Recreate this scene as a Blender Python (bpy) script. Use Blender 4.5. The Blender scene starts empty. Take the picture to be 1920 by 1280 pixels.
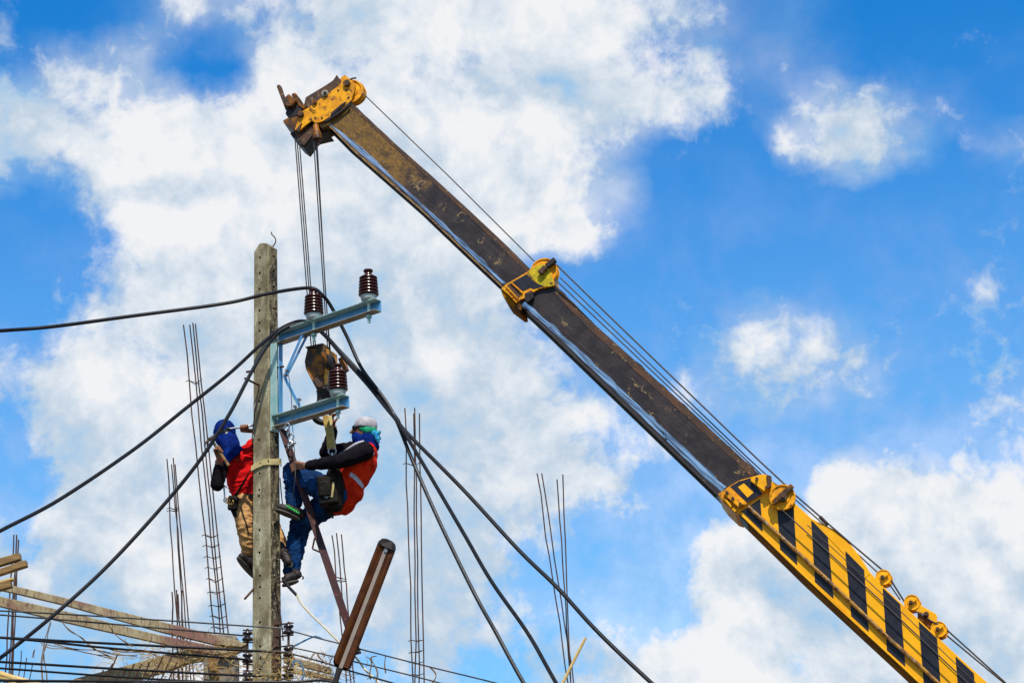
import bpy, bmesh, math, random
from mathutils import Vector, Matrix, noise
from mathutils.bvhtree import BVHTree
random.seed(7)
V = Vector
rad = math.radians
scene = bpy.context.scene
COL = scene.collection

# ---------------- camera, world, sun, exposure ----------------
FPX = 3600.0; PITCH = rad(20); ROLL = rad(2.6); CAMP = V((0, 0, 1.6))
F_ = V((0, math.cos(PITCH), math.sin(PITCH)))
_R0 = V((1, 0, 0)); _U0 = V((0, -math.sin(PITCH), math.cos(PITCH)))
R_ = _R0*math.cos(ROLL) - _U0*math.sin(ROLL)
U_ = _U0*math.cos(ROLL) + _R0*math.sin(ROLL)
cd = bpy.data.cameras.new('camera'); cam = bpy.data.objects.new('camera', cd); COL.objects.link(cam)
cam.matrix_world = Matrix(((R_.x, U_.x, -F_.x, CAMP.x), (R_.y, U_.y, -F_.y, CAMP.y), (R_.z, U_.z, -F_.z, CAMP.z), (0, 0, 0, 1)))
cd.sensor_width = 36; cd.lens = 36*FPX/1920; cd.clip_start = 0.1; cd.clip_end = 6000
scene.camera = cam
scene.view_settings.view_transform = 'Standard'; scene.view_settings.look = 'None'
scene.view_settings.exposure = 0.0; scene.view_settings.gamma = 1.0; scene.view_settings.use_curve_mapping = False

SUN = V((0.10, -0.55, 0.83)).normalized()
sl = bpy.data.lights.new('sun', 'SUN'); sl.energy = 5.0; sl.angle = rad(0.5); sl.color = (1.0, 0.95, 0.87)
so = bpy.data.objects.new('sun', sl); COL.objects.link(so); so.rotation_euler = SUN.to_track_quat('Z', 'Y').to_euler()
so.location = (0, 0, 30)

class NT:
    def __init__(s, nt): s.nt = nt
    def n(s, t, **kw):
        nd = s.nt.nodes.new(t)
        for k, v in kw.items():
            if k == 'ins':
                for a, b in v.items():
                    if isinstance(b, bpy.types.NodeSocket): s.nt.links.new(b, nd.inputs[a])
                    else: nd.inputs[a].default_value = b
            else: setattr(nd, k, v)
        return nd
    def m(s, op, a, b=0.0, c=None, clamp=False):
        ins = {0: a, 1: b}
        if c is not None: ins[2] = c
        return s.n('ShaderNodeMath', operation=op, use_clamp=clamp, ins=ins).outputs[0]
    def ss(s, x, lo, hi, a=0.0, b=1.0):
        nd = s.n('ShaderNodeMapRange', interpolation_type='SMOOTHSTEP', ins={0: x, 1: lo, 2: hi, 3: a, 4: b}); return nd.outputs[0]
    def mix(s, f, a, b, bt='MIX'):
        nd = s.n('ShaderNodeMix', data_type='RGBA', blend_type=bt, ins={0: f, 6: a, 7: b}); return nd.outputs[2]
    def noise(s, vec, scale, detail=4, rough=0.55, dist=0.0):
        return s.n('ShaderNodeTexNoise', ins={'Vector': vec, 'Scale': scale, 'Detail': detail, 'Roughness': rough, 'Distortion': dist}).outputs[0]

def make_world():
    w = bpy.data.worlds.new('World'); scene.world = w; w.use_nodes = True
    nt = w.node_tree; nt.nodes.clear(); T = NT(nt)
    sky = T.n('ShaderNodeTexSky', sky_type='NISHITA', sun_disc=False)
    sky.sun_elevation = math.asin(SUN.z); sky.sun_rotation = math.atan2(SUN.x, SUN.y)
    sky.air_density = 1.0; sky.dust_density = 0.3; sky.ozone_density = 3.0
    hs = T.n('ShaderNodeHueSaturation', ins={'Hue': 0.5, 'Saturation': SKY_SAT, 'Value': 1.0, 'Color': sky.outputs[0]})
    skyc = T.mix(1.0, hs.outputs[0], SKY_TINT, 'MULTIPLY')
    bg1 = T.n('ShaderNodeBackground', ins={'Color': skyc, 'Strength': SKY_STR})
    co = T.n('ShaderNodeTexCoord').outputs['Generated']
    # the direction seen, written against the axis of the cloud field (the part of the sky to the north, 20 degrees up)
    def dot(v): return T.n('ShaderNodeVectorMath', operation='DOT_PRODUCT', ins={0: co, 1: v}).outputs['Value']
    f = T.m('MAXIMUM', dot(F_), 0.05); u = T.m('DIVIDE', dot(R_), f); v = T.m('DIVIDE', dot(U_), f)
    wn = T.n('ShaderNodeTexNoise', ins={'Vector': co, 'Scale': 22.0, 'Detail': 5.0, 'Roughness': 0.6})
    wv = T.n('ShaderNodeSeparateColor', ins={0: wn.outputs[1]})
    gx = T.m('MULTIPLY_ADD', u, FPX/1920, 0.5)                      # 0..1 across
    gy = T.m('MULTIPLY_ADD', v, -FPX/1280, 0.5)                     # 0..1 down
    gx = T.m('ADD', gx, T.m('MULTIPLY_ADD', wv.outputs[0], 0.09, -0.045))
    gy = T.m('ADD', gy, T.m('MULTIPLY_ADD', wv.outputs[1], 0.12, -0.06))
    rows = len(COVER); fx = T.m('MAXIMUM', T.m('MINIMUM', gx, 1.0), 0.0)
    gyc = T.m('MAXIMUM', T.m('MINIMUM', gy, 1.0-0.5/rows), 0.5/rows)
    acc = None
    for r in range(rows):
        rp = T.n('ShaderNodeValToRGB', ins={0: fx}); el = rp.color_ramp.elements
        n = len(COVER[r]); rp.color_ramp.interpolation = 'LINEAR'
        while len(el) < n: el.new(0.5)
        for c in range(n):
            b = BR(c/2-0.25, r/2-0.25)
            el[c].position = (c+0.5)/n
        for c in range(n):
            el[c].color = (int(COVER[r][c])/9, BR(c/2-0.25, r/2-0.25)/9, 0, 1)
        wgt = T.m('SUBTRACT', 1.0, T.m('ABSOLUTE', T.m('SUBTRACT', T.m('MULTIPLY', gyc, float(rows)), r+0.5)), clamp=True)
        sc = T.n('ShaderNodeVectorMath', operation='SCALE', ins={0: rp.outputs[0], 'Scale': wgt}).outputs[0]
        acc = sc if acc is None else T.n('ShaderNodeVectorMath', operation='ADD', ins={0: acc, 1: sc}).outputs[0]
    sp = T.n('ShaderNodeSeparateXYZ', ins={0: acc})
    # outside the known field broken cloud goes on, thinned to lower its fill light
    ins_ = T.m('MULTIPLY', T.ss(T.m('ABSOLUTE', T.m('SUBTRACT', gx, 0.5)), 0.5, 0.75, 1.0, 0.0), T.ss(T.m('ABSOLUTE', T.m('SUBTRACT', gy, 0.5)), 0.5, 0.75, 1.0, 0.0))
    big = T.ss(T.noise(co, 2.6, 2, 0.5), 0.35, 0.65)
    cov = T.n('ShaderNodeMix', ins={0: ins_, 2: T.m('MULTIPLY_ADD', big, 0.7, 0.05), 3: sp.outputs[0]}).outputs[0]
    brt = T.n('ShaderNodeMix', ins={0: ins_, 2: 0.8, 3: sp.outputs[1]}).outputs[0]
    n1 = T.noise(co, 16.0, 9, 0.60, 0.15)
    n2 = T.noise(co, 60.0, 7, 0.62, 0.4)
    off = T.n('ShaderNodeVectorMath', operation='ADD', ins={0: co, 1: (0.005, 0.0, 0.018)}).outputs[0]
    n1b = T.noise(off, 16.0, 9, 0.60, 0.15)
    nn = T.m('ADD', T.m('MULTIPLY_ADD', n1, 1.25, -0.625), T.m('MULTIPLY_ADD', n2, 0.90, -0.45))
    dens = T.m('ADD', cov, nn)
    mask = T.ss(dens, 0.18, 0.84)
    veil = T.m('MULTIPLY', T.ss(T.m('ADD', cov, T.m('MULTIPLY_ADD', T.noise(co, 7.0, 5, 0.6), 0.8, -0.40)), 0.0, 0.9), 0.72)
    zz = T.n('ShaderNodeSeparateXYZ', ins={0: co}).outputs[2]
    veil = T.m('MAXIMUM', veil, T.ss(zz, 0.16, 0.50, 0.55, 0.0))
    mask = T.m('MAXIMUM', mask, veil)
    mask = T.m('MULTIPLY', mask, 0.985)
    relief = T.m('SUBTRACT', n1, n1b)
    sh = T.m('ADD', T.m('ADD', brt, -0.05), T.m('MULTIPLY', relief, 2.1))
    sh = T.m('ADD', sh, T.m('MULTIPLY_ADD', T.noise(co, 9.0, 6, 0.58), 1.25, -0.62))
    sh = T.m('ADD', sh, T.m('MULTIPLY_ADD', mask, 0.25, -0.25))
    cr = T.n('ShaderNodeValToRGB', ins={0: sh}); e = cr.color_ramp.elements
    e[0].position = 0.30; e[0].color = CL[0]; e[1].position = 1.0; e[1].color = CL[3]
    a = e.new(0.58); a.color = CL[1]; a = e.new(0.80); a.color = CL[2]
    bg2 = T.n('ShaderNodeBackground', ins={'Color': cr.outputs[0], 'Strength': CLOUD_STR})
    ms = T.n('ShaderNodeMixShader', ins={0: mask, 1: bg1.outputs[0], 2: bg2.outputs[0]})
    # towards and below the horizon the sky ends in a dull haze
    o = T.n('ShaderNodeOutputWorld'); nt.links.new(ms.outputs[0], o.inputs[0])

COVER = [
"001375489999988643310000",
"276611797778985363321111",
"866998998787998863378321",
"978899999986886210799514",
"237999999999976201011012",
"003999999999972111111112",
"004999999999210012222222",
"037999999998643235543332",
"368899999999654356554333",
"479999999998986456544334",
"389999999999985532123344",
"499999999999987310199999",
"589999999998742158999999",
"678889999988321289999999",
"777777777777432289999999",
"666766776665667888889999"]
BRT = ["778777898666","789867897867","679888998666","688777755556","788765766667","788766878899","777666668877","455565667667"]
def BR(x, y):
    x = min(max(x, 0), 11); y = min(max(y, 0), 7); i = int(x); j = int(y); i2 = min(i+1, 11); j2 = min(j+1, 7); a = x-i; b = y-j
    g = lambda c, r: float(BRT[r][c])
    return (g(i, j)*(1-a)+g(i2, j)*a)*(1-b)+(g(i, j2)*(1-a)+g(i2, j2)*a)*b
SKY_SAT = 1.25; SKY_TINT = (0.26, 1.32, 1.72, 1); SKY_STR = 0.12; CLOUD_STR = 1.0
CL = [(0.36, 0.58, 0.82, 1), (0.55, 0.66, 0.78, 1), (0.74, 0.80, 0.87, 1), (0.90, 0.905, 0.92, 1)]
make_world()

# ---------------- geometry helpers ----------------
def ray(px, py): return F_ + R_*((px-960)/FPX) + U_*((640-py)/FPX)
def PY(px, py, Y):
    d = ray(px, py); return CAMP + d*(Y/d.y)
def PP(px, py, p0, n):
    d = ray(px, py); return CAMP + d*((p0-CAMP).dot(n)/d.dot(n))
def PYs(pts, Y=None): return [PY(p[0], p[1], p[2] if len(p) > 2 else Y) for p in pts]

def tag(o, label=None, cat=None, group=None, kind=None):
    if label: o['label'] = label
    if cat: o['category'] = cat
    if group: o['group'] = group
    if kind: o['kind'] = kind
    return o
MATS = {}
ROOTM = {}
def root(name, loc, label=None, cat=None, group=None, M=None):
    o = bpy.data.objects.new(name, None); COL.objects.link(o); o.empty_display_size = 0.2
    M = M or Matrix.Translation(loc); o.matrix_world = M; ROOTM[o.name] = M
    return tag(o, label, cat, group)
def topmat(p):
    while p.parent: p = p.parent
    return ROOTM[p.name]

class MB:
    def __init__(s): s.v = []; s.f = []; s.mi = []; s.cm = 0
    def add(s, vs, fs):
        b = len(s.v); s.v += [V(p) for p in vs]
        for f in fs: s.f.append([b+i for i in f]); s.mi.append(s.cm)
        return s
    def hexa(s, c):   # 8 corners: bottom 4 ccw, top 4
        return s.add(c, [(3, 2, 1, 0), (4, 5, 6, 7), (0, 1, 5, 4), (1, 2, 6, 5), (2, 3, 7, 6), (3, 0, 4, 7)])
    def bar(s, p0, p1, w, h, up=(0, 0, 1), w1=None, h1=None):
        p0 = V(p0); p1 = V(p1); d = (p1-p0).normalized(); up = V(up)
        if abs(d.dot(up.normalized())) > 0.99: up = V((0, 1, 0))
        sx = d.cross(up).normalized(); sy = sx.cross(d).normalized(); w1 = w1 or w; h1 = h1 or h
        q = lambda p, w, h: [p-sx*w/2-sy*h/2, p+sx*w/2-sy*h/2, p+sx*w/2+sy*h/2, p-sx*w/2+sy*h/2]
        return s.hexa(q(p0, w, h)+q(p1, w1, h1))
    def prism(s, poly, vec):
        n = len(poly); vec = V(vec); a = [V(p) for p in poly]; b = [p+vec for p in a]
        return s.add(a+b, [tuple(range(n)), tuple(range(2*n-1, n-1, -1))]+[(i, i+n, (i+1) % n+n, (i+1) % n) for i in range(n)])
    def tube(s, pts, r, seg=8, r1=None, smooth=True):
        pts = [V(p) for p in pts]; n = len(pts); base = len(s.v); prev = None
        for i, p in enumerate(pts):
            d = (pts[min(i+1, n-1)]-pts[max(i-1, 0)]).normalized()
            if prev is None:
                a = V((0, 0, 1)) if abs(d.z) < 0.9 else V((1, 0, 0)); x = d.cross(a).normalized()
            else: x = (prev-d*prev.dot(d)).normalized()
            prev = x; y = d.cross(x); rr = r if r1 is None else r+(r1-r)*i/(n-1)
            for k in range(seg):
                t = 2*math.pi*k/seg; s.v.append(p+x*(math.cos(t)*rr)+y*(math.sin(t)*rr))
        for i in range(n-1):
            for k in range(seg):
                a = base+i*seg+k; b = base+i*seg+(k+1) % seg
                s.f.append([a, b, b+seg, a+seg]); s.mi.append(s.cm)
        s.f.append([base+k for k in range(seg)][::-1]); s.mi.append(s.cm)
        s.f.append([base+(n-1)*seg+k for k in range(seg)]); s.mi.append(s.cm)
        return s
    def lathe(s, prof, p0, ax=(0, 0, 1), seg=24):
        ax = V(ax).normalized(); a = V((0, 0, 1)) if abs(ax.z) < 0.9 else V((1, 0, 0)); x = ax.cross(a).normalized(); y = ax.cross(x); base = len(s.v); p0 = V(p0)
        for (r, h) in prof:
            for k in range(seg):
                t = 2*math.pi*k/seg; s.v.append(p0+ax*h+x*(math.cos(t)*max(r, 1e-4))+y*(math.sin(t)*max(r, 1e-4)))
        for i in range(len(prof)-1):
            for k in range(seg):
                A = base+i*seg+k; B = base+i*seg+(k+1) % seg
                s.f.append([A, B, B+seg, A+seg]); s.mi.append(s.cm)
        s.f.append([base+k for k in range(seg)][::-1]); s.mi.append(s.cm)
        s.f.append([base+(len(prof)-1)*seg+k for k in range(seg)]); s.mi.append(s.cm)
        return s
    def disc(s, c, ax, r, th, seg=24, bev=0.0):
        b = bev
        return s.lathe([(r-b, -th/2), (r, -th/2+b), (r, th/2-b), (r-b, th/2)] if b else [(r, -th/2), (r, th/2)], c, ax, seg)
    def build(s, name, mat, parent=None, label=None, cat=None, group=None, kind=None, smooth=False, bevel=0, origin=None):
        me = bpy.data.meshes.new(name)
        if parent is not None: Mi = topmat(parent).inverted(); vs = [Mi @ p for p in s.v]; loc = None
        else:
            xs = [p.x for p in s.v]; ys = [p.y for p in s.v]; loc = origin or V(((min(xs)+max(xs))/2, (min(ys)+max(ys))/2, min(p.z for p in s.v)))
            vs = [p-loc for p in s.v]
        me.from_pydata([tuple(p) for p in vs], [], s.f)
        bm = bmesh.new(); bm.from_mesh(me); bmesh.ops.recalc_face_normals(bm, faces=bm.faces); bm.to_mesh(me); bm.free()
        o = bpy.data.objects.new(name, me); COL.objects.link(o)
        if parent is not None: o.parent = parent
        else: o.location = loc
        ms = mat if isinstance(mat, (list, tuple)) else [mat]
        for m in ms: me.materials.append(m)
        if len(ms) > 1: me.polygons.foreach_set('material_index', s.mi)
        if smooth:
            me.polygons.foreach_set('use_smooth', [True]*len(me.polygons))
            me.set_sharp_from_angle(angle=rad(38))
        if bevel:
            b = o.modifiers.new('bevel', 'BEVEL'); b.width = bevel; b.segments = 1; b.limit_method = 'ANGLE'; b.angle_limit = rad(40)
        return tag(o, label, cat, group, kind)

def spline(pts, k=8):
    pts = [V(p) for p in pts]; out = []; n = len(pts)
    for i in range(n-1):
        p0 = pts[max(i-1, 0)]; p1 = pts[i]; p2 = pts[i+1]; p3 = pts[min(i+2, n-1)]
        for j in range(k):
            t = j/k
            out.append(0.5*((2*p1)+(p2-p0)*t+(2*p0-5*p1+4*p2-p3)*t*t+(3*p1-p0-3*p2+p3)*t**3))
    out.append(pts[-1]); return out

# ---------------- materials ----------------
def mk(name, c1, c2=None, scale=6, rough=0.6, metal=0.0, spec=0.22, bump=0.0, bscale=60, stains=(), stretch=(1, 1, 1), rvar=0.15, det=6, coat=0.0, lohi=(0.35, 0.65)):
    m = bpy.data.materials.new(name); m.use_nodes = True; nt = m.node_tree; nt.nodes.clear(); T = NT(nt)
    tc = T.n('ShaderNodeTexCoord').outputs['Object']
    mp = T.n('ShaderNodeMapping', ins={0: tc, 3: stretch}).outputs[0]
    c1 = (*c1, 1); c2 = (*(c2 or [x*0.8 for x in c1[:3]]), 1)
    col = T.mix(T.ss(T.noise(mp, scale, det, 0.6), *lohi), c1, c2)
    for st in stains:   # (colour, scale, lo, hi, stretch)
        mp2 = T.n('ShaderNodeMapping', ins={0: tc, 1: (3.1*st[1], 1.7, 2.3), 3: st[4] if len(st) > 4 else (1, 1, 1)}).outputs[0]
        col = T.mix(T.ss(T.noise(mp2, st[1], 8, 0.65), st[2], st[3]), col, (*st[0], 1))
    rn = T.noise(mp, scale*2.3, 4, 0.6)
    ro = T.m('ADD', T.m('MULTIPLY_ADD', rn, rvar*2, -rvar), rough, clamp=True)
    b = T.n('ShaderNodeBsdfPrincipled', ins={'Base Color': col, 'Roughness': ro, 'Metallic': metal, 'Coat Weight': coat, 'Specular IOR Level': 0.5 if metal or coat else spec})
    if bump:
        bp = T.n('ShaderNodeBump', ins={'Strength': 1.0, 'Distance': bump, 'Height': T.noise(mp, bscale, 6, 0.65)})
        nt.links.new(bp.outputs[0], b.inputs['Normal'])
    o = T.n('ShaderNodeOutputMaterial'); nt.links.new(b.outputs[0], o.inputs[0]); MATS[name] = m; return m
RUST = (0.10, 0.035, 0.012); DIRT = (0.045, 0.03, 0.018)
mk('yellow_clean', (0.92, 0.42, 0.002), (0.84, 0.36, 0.002), 5, 0.42, bump=0.0006, bscale=40, stains=[(DIRT, 9, 0.70, 0.80), ((0.6, 0.24, 0.004), 3, 0.55, 0.75), ((0.25, 0.10, 0.01), 40, 0.69, 0.74)])
mk('yellow_worn', (0.88, 0.38, 0.002), (0.62, 0.23, 0.004), 9, 0.5, bump=0.0025, bscale=50, stains=[((0.40, 0.15, 0.01), 12, 0.54, 0.66), (RUST, 18, 0.58, 0.64), (DIRT, 7, 0.57, 0.67), (DIRT, 45, 0.64, 0.68)])
mk('yellow_moss', (0.62, 0.42, 0.01), (0.35, 0.28, 0.01), 14, 0.7, bump=0.003, bscale=60, stains=[(RUST, 20, 0.56, 0.64)])
mk('yellow_grease_shade', (0.34, 0.11, 0.004), (0.05, 0.020, 0.006), 9, 0.45, bump=0.003, bscale=50, stains=[(DIRT, 8, 0.48, 0.60), (RUST, 20, 0.60, 0.66)])
mk('stripe_black', (0.012, 0.012, 0.018), (0.02, 0.02, 0.028), 12, 0.42, bump=0.0004, stains=[((0.10, 0.06, 0.03), 30, 0.72, 0.78)])
mk('dark_steel', (0.028, 0.021, 0.020), (0.018, 0.014, 0.015), 8, 0.5, bump=0.001, bscale=60, stains=[((0.09, 0.05, 0.025), 14, 0.62, 0.72)])
mk('rust_edge', (0.10, 0.045, 0.022), (0.05, 0.03, 0.022), 14, 0.6, bump=0.002, bscale=60, stains=[((0.22, 0.14, 0.06), 22, 0.58, 0.66)], stretch=(0.35, 1, 1))
mk('polished_steel', (0.62, 0.63, 0.64), (0.16, 0.16, 0.18), 45, 0.28, metal=1.0, bump=0.0012, bscale=40, stains=[((0.10, 0.09, 0.09), 60, 0.55, 0.63, (0.05, 1, 1)), (DIRT, 9, 0.60, 0.66, (0.4, 1, 1))], stretch=(0.06, 1, 1))
mk('rusty_pipe', (0.42, 0.20, 0.02), (0.14, 0.07, 0.03), 20, 0.5, bump=0.002, bscale=90, stains=[((0.30, 0.26, 0.22), 40, 0.58, 0.62), (RUST, 25, 0.56, 0.6)])
mk('rope_steel', (0.055, 0.042, 0.036), (0.03, 0.024, 0.022), 60, 0.55, metal=0.3, bump=0.001, bscale=300)
mk('cable_black', (0.007, 0.007, 0.009), (0.014, 0.014, 0.017), 20, 0.45, bump=0.0008, bscale=60)
mk('wire_grey', (0.10, 0.10, 0.095), (0.05, 0.05, 0.05), 60, 0.5, metal=0.5)
mk('wire_white', (0.72, 0.62, 0.42), (0.6, 0.5, 0.32), 30, 0.5)
mk('wire_blue', (0.02, 0.22, 0.45), (0.015, 0.16, 0.35), 30, 0.4)
mk('galv_sky_tint', (0.06, 0.25, 0.53), (0.11, 0.33, 0.57), 5, 0.38, metal=0.15, bump=0.0004, stains=[((0.22, 0.36, 0.45), 12, 0.58, 0.72)])  # galvanised steel; the blue sky reflection is put into the base colour
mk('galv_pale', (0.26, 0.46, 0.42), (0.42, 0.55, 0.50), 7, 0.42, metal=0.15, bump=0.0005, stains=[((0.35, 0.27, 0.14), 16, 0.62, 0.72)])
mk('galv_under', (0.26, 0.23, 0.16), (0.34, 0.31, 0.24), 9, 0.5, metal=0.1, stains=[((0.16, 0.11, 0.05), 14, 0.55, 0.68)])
mk('galv_white', (0.40, 0.44, 0.41), (0.30, 0.34, 0.32), 12, 0.4, stains=[((0.35, 0.24, 0.08), 20, 0.62, 0.70)])
mk('porcelain', (0.060, 0.011, 0.007), (0.045, 0.009, 0.006), 8, 0.26, rvar=0.03, coat=0.12)
mk('porcelain_dull', (0.035, 0.018, 0.018), (0.02, 0.012, 0.014), 12, 0.25, coat=0.3)
mk('brown_steel', (0.055, 0.012, 0.010), (0.035, 0.010, 0.010), 14, 0.4, bump=0.0006, stains=[((0.13, 0.045, 0.03), 24, 0.6, 0.66)])
mk('rebar', (0.10, 0.045, 0.025), (0.03, 0.02, 0.017), 4, 0.7, bump=0.001, bscale=120)
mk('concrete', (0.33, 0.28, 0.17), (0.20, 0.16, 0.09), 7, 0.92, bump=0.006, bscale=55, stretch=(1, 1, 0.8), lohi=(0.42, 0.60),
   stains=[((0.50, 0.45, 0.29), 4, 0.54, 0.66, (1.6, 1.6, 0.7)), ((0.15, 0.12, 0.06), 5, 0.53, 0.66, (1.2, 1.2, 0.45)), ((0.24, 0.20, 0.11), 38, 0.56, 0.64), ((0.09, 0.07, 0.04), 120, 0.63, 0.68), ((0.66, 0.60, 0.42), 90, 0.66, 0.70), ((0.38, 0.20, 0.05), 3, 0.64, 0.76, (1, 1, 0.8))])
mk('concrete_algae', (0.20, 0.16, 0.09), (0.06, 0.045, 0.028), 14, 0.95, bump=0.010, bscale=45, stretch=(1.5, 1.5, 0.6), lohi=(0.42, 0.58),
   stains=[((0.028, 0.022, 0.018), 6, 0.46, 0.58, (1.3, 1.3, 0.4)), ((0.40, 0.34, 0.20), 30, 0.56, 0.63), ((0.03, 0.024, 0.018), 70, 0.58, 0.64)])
mk('under_brown', (0.34, 0.13, 0.006), (0.15, 0.06, 0.008), 6, 0.9, spec=0.03, bump=0.002, bscale=40, stains=[((0.22, 0.11, 0.01), 9, 0.56, 0.66), (DIRT, 5, 0.54, 0.66)], stretch=(0.5, 1, 1))  # yellow-brown for the undersides, darker than the yellow sides
mk('hole_dark', (0.03, 0.022, 0.015), (0.02, 0.016, 0.012), 8, 0.9)
mk('rusty_iron', (0.09, 0.04, 0.025), (0.05, 0.03, 0.022), 30, 0.7, bump=0.001, bscale=100)
mk('beam_board', (0.38, 0.31, 0.18), (0.27, 0.20, 0.11), 10, 0.8, bump=0.002, bscale=60, stretch=(1, 1, 0.25),
   stains=[((0.22, 0.11, 0.085), 2.2, 0.52, 0.70, (1, 1, 1)), ((0.11, 0.07, 0.05), 26, 0.53, 0.64, (2.2, 2.2, 0.35)), ((0.40, 0.37, 0.25), 18, 0.60, 0.72, (2, 2, 0.5)), ((0.08, 0.05, 0.04), 60, 0.60, 0.66, (2, 2, .6))])
mk('timber', (0.30, 0.18, 0.065), (0.19, 0.11, 0.045), 8, 0.75, bump=0.002, bscale=60, stretch=(0.4, 3, 3), stains=[((0.10, 0.055, 0.03), 14, 0.6, 0.7, (0.3, 3, 3))])
mk('timber_new', (0.60, 0.44, 0.20), (0.50, 0.31, 0.08), 10, 0.7, stretch=(0.4, 3, 3))
mk('column_conc', (0.30, 0.27, 0.22), (0.20, 0.18, 0.15), 6, 0.9, bump=0.004, stains=[((0.10, 0.08, 0.06), 9, 0.56, 0.66), ((0.45, 0.28, 0.09), 7, 0.64, 0.72)])
mk('lamp_brown', (0.085, 0.025, 0.004), (0.05, 0.014, 0.003), 10, 0.4, rvar=0.08, spec=0.15, stretch=(1, 1, 1))
mk('lamp_tube', (0.34, 0.27, 0.22), (0.28, 0.22, 0.18), 5, 0.35)
mk('lamp_dark', (0.035, 0.025, 0.02), (0.02, 0.015, 0.014), 9, 0.35)
mk('skin', (0.27, 0.115, 0.06), (0.20, 0.08, 0.04), 30, 0.5, bump=0.0008, bscale=120)
mk('cloth_blue', (0.004, 0.024, 0.18), (0.003, 0.010, 0.08), 12, 0.9, spec=0.05, bump=0.001, bscale=300)
mk('cloth_red', (0.72, 0.012, 0.012), (0.45, 0.006, 0.008), 8, 0.9, spec=0.05, bump=0.001, bscale=300)
mk('cloth_black', (0.006, 0.005, 0.007), (0.011, 0.008, 0.011), 14, 0.9, spec=0.05, bump=0.001, bscale=300)
mk('cloth_orange', (0.74, 0.034, 0.006), (0.45, 0.016, 0.005), 8, 0.85, spec=0.08, bump=0.001, bscale=200)
mk('cloth_white', (0.48, 0.45, 0.46), (0.36, 0.33, 0.35), 14, 0.9, spec=0.05, bump=0.001, bscale=300)
mk('cloth_green', (0.01, 0.32, 0.13), (0.01, 0.22, 0.12), 14, 0.7)
mk('cloth_teal', (0.02, 0.35, 0.42), (0.01, 0.12, 0.45), 30, 0.7)
mk('khaki', (0.52, 0.29, 0.11), (0.40, 0.20, 0.08), 8, 0.9, spec=0.05, bump=0.0012, bscale=300, stains=[((0.20, 0.11, 0.06), 12, 0.62, 0.75)])
mk('denim', (0.010, 0.050, 0.155), (0.006, 0.022, 0.070), 7, 0.9, spec=0.05, bump=0.0012, bscale=300, stains=[((0.03, 0.12, 0.30), 9, 0.60, 0.78), ((0.004, 0.012, 0.035), 5, 0.52, 0.68)])  # lighter blue patches put lit highlights into the cloth colour
mk('leather_dark', (0.009, 0.008, 0.007), (0.018, 0.013, 0.009), 14, 0.7, spec=0.08, bump=0.001, bscale=100)
mk('shoe', (0.022, 0.015, 0.014), (0.04, 0.028, 0.025), 14, 0.55, bump=0.001, bscale=100)
mk('sole', (0.05, 0.045, 0.042), (0.10, 0.085, 0.07), 14, 0.8, bump=0.003, bscale=60)
mk('webbing', (0.42, 0.29, 0.08), (0.30, 0.19, 0.05), 14, 0.8, bump=0.001, bscale=200, stains=[((0.12, 0.07, 0.03), 18, 0.6, 0.7)])
mk('webbing_pale', (0.55, 0.44, 0.20), (0.42, 0.32, 0.13), 14, 0.8, bump=0.001, bscale=200)
mk('brass', (0.50, 0.33, 0.12), (0.36, 0.22, 0.08), 14, 0.35, metal=0.8)
mk('steel', (0.45, 0.46, 0.48), (0.28, 0.28, 0.30), 20, 0.35, metal=0.9)
mk('lens', (0.005, 0.008, 0.007), (0.01, 0.014, 0.012), 5, 0.08, coat=0.5)
mk('reflective', (0.50, 0.52, 0.62), (0.42, 0.40, 0.42), 20, 0.35)
mk('cord_green', (0.03, 0.42, 0.08), (0.03, 0.30, 0.06), 20, 0.6)
mk('vine', (0.26, 0.14, 0.05), (0.14, 0.08, 0.035), 9, 0.9)
mk('vine_pale', (0.50, 0.34, 0.12), (0.34, 0.22, 0.08), 9, 0.9)
mk('ground_earth', (0.15, 0.105, 0.065), (0.10, 0.07, 0.045), 0.4, 0.95, bump=0.01, bscale=6, stains=[((0.06, 0.07, 0.03), 0.8, 0.56, 0.66)])
mk('asphalt', (0.05, 0.05, 0.052), (0.035, 0.035, 0.038), 3, 0.9, bump=0.003, bscale=80)
M_ = MATS
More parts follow.
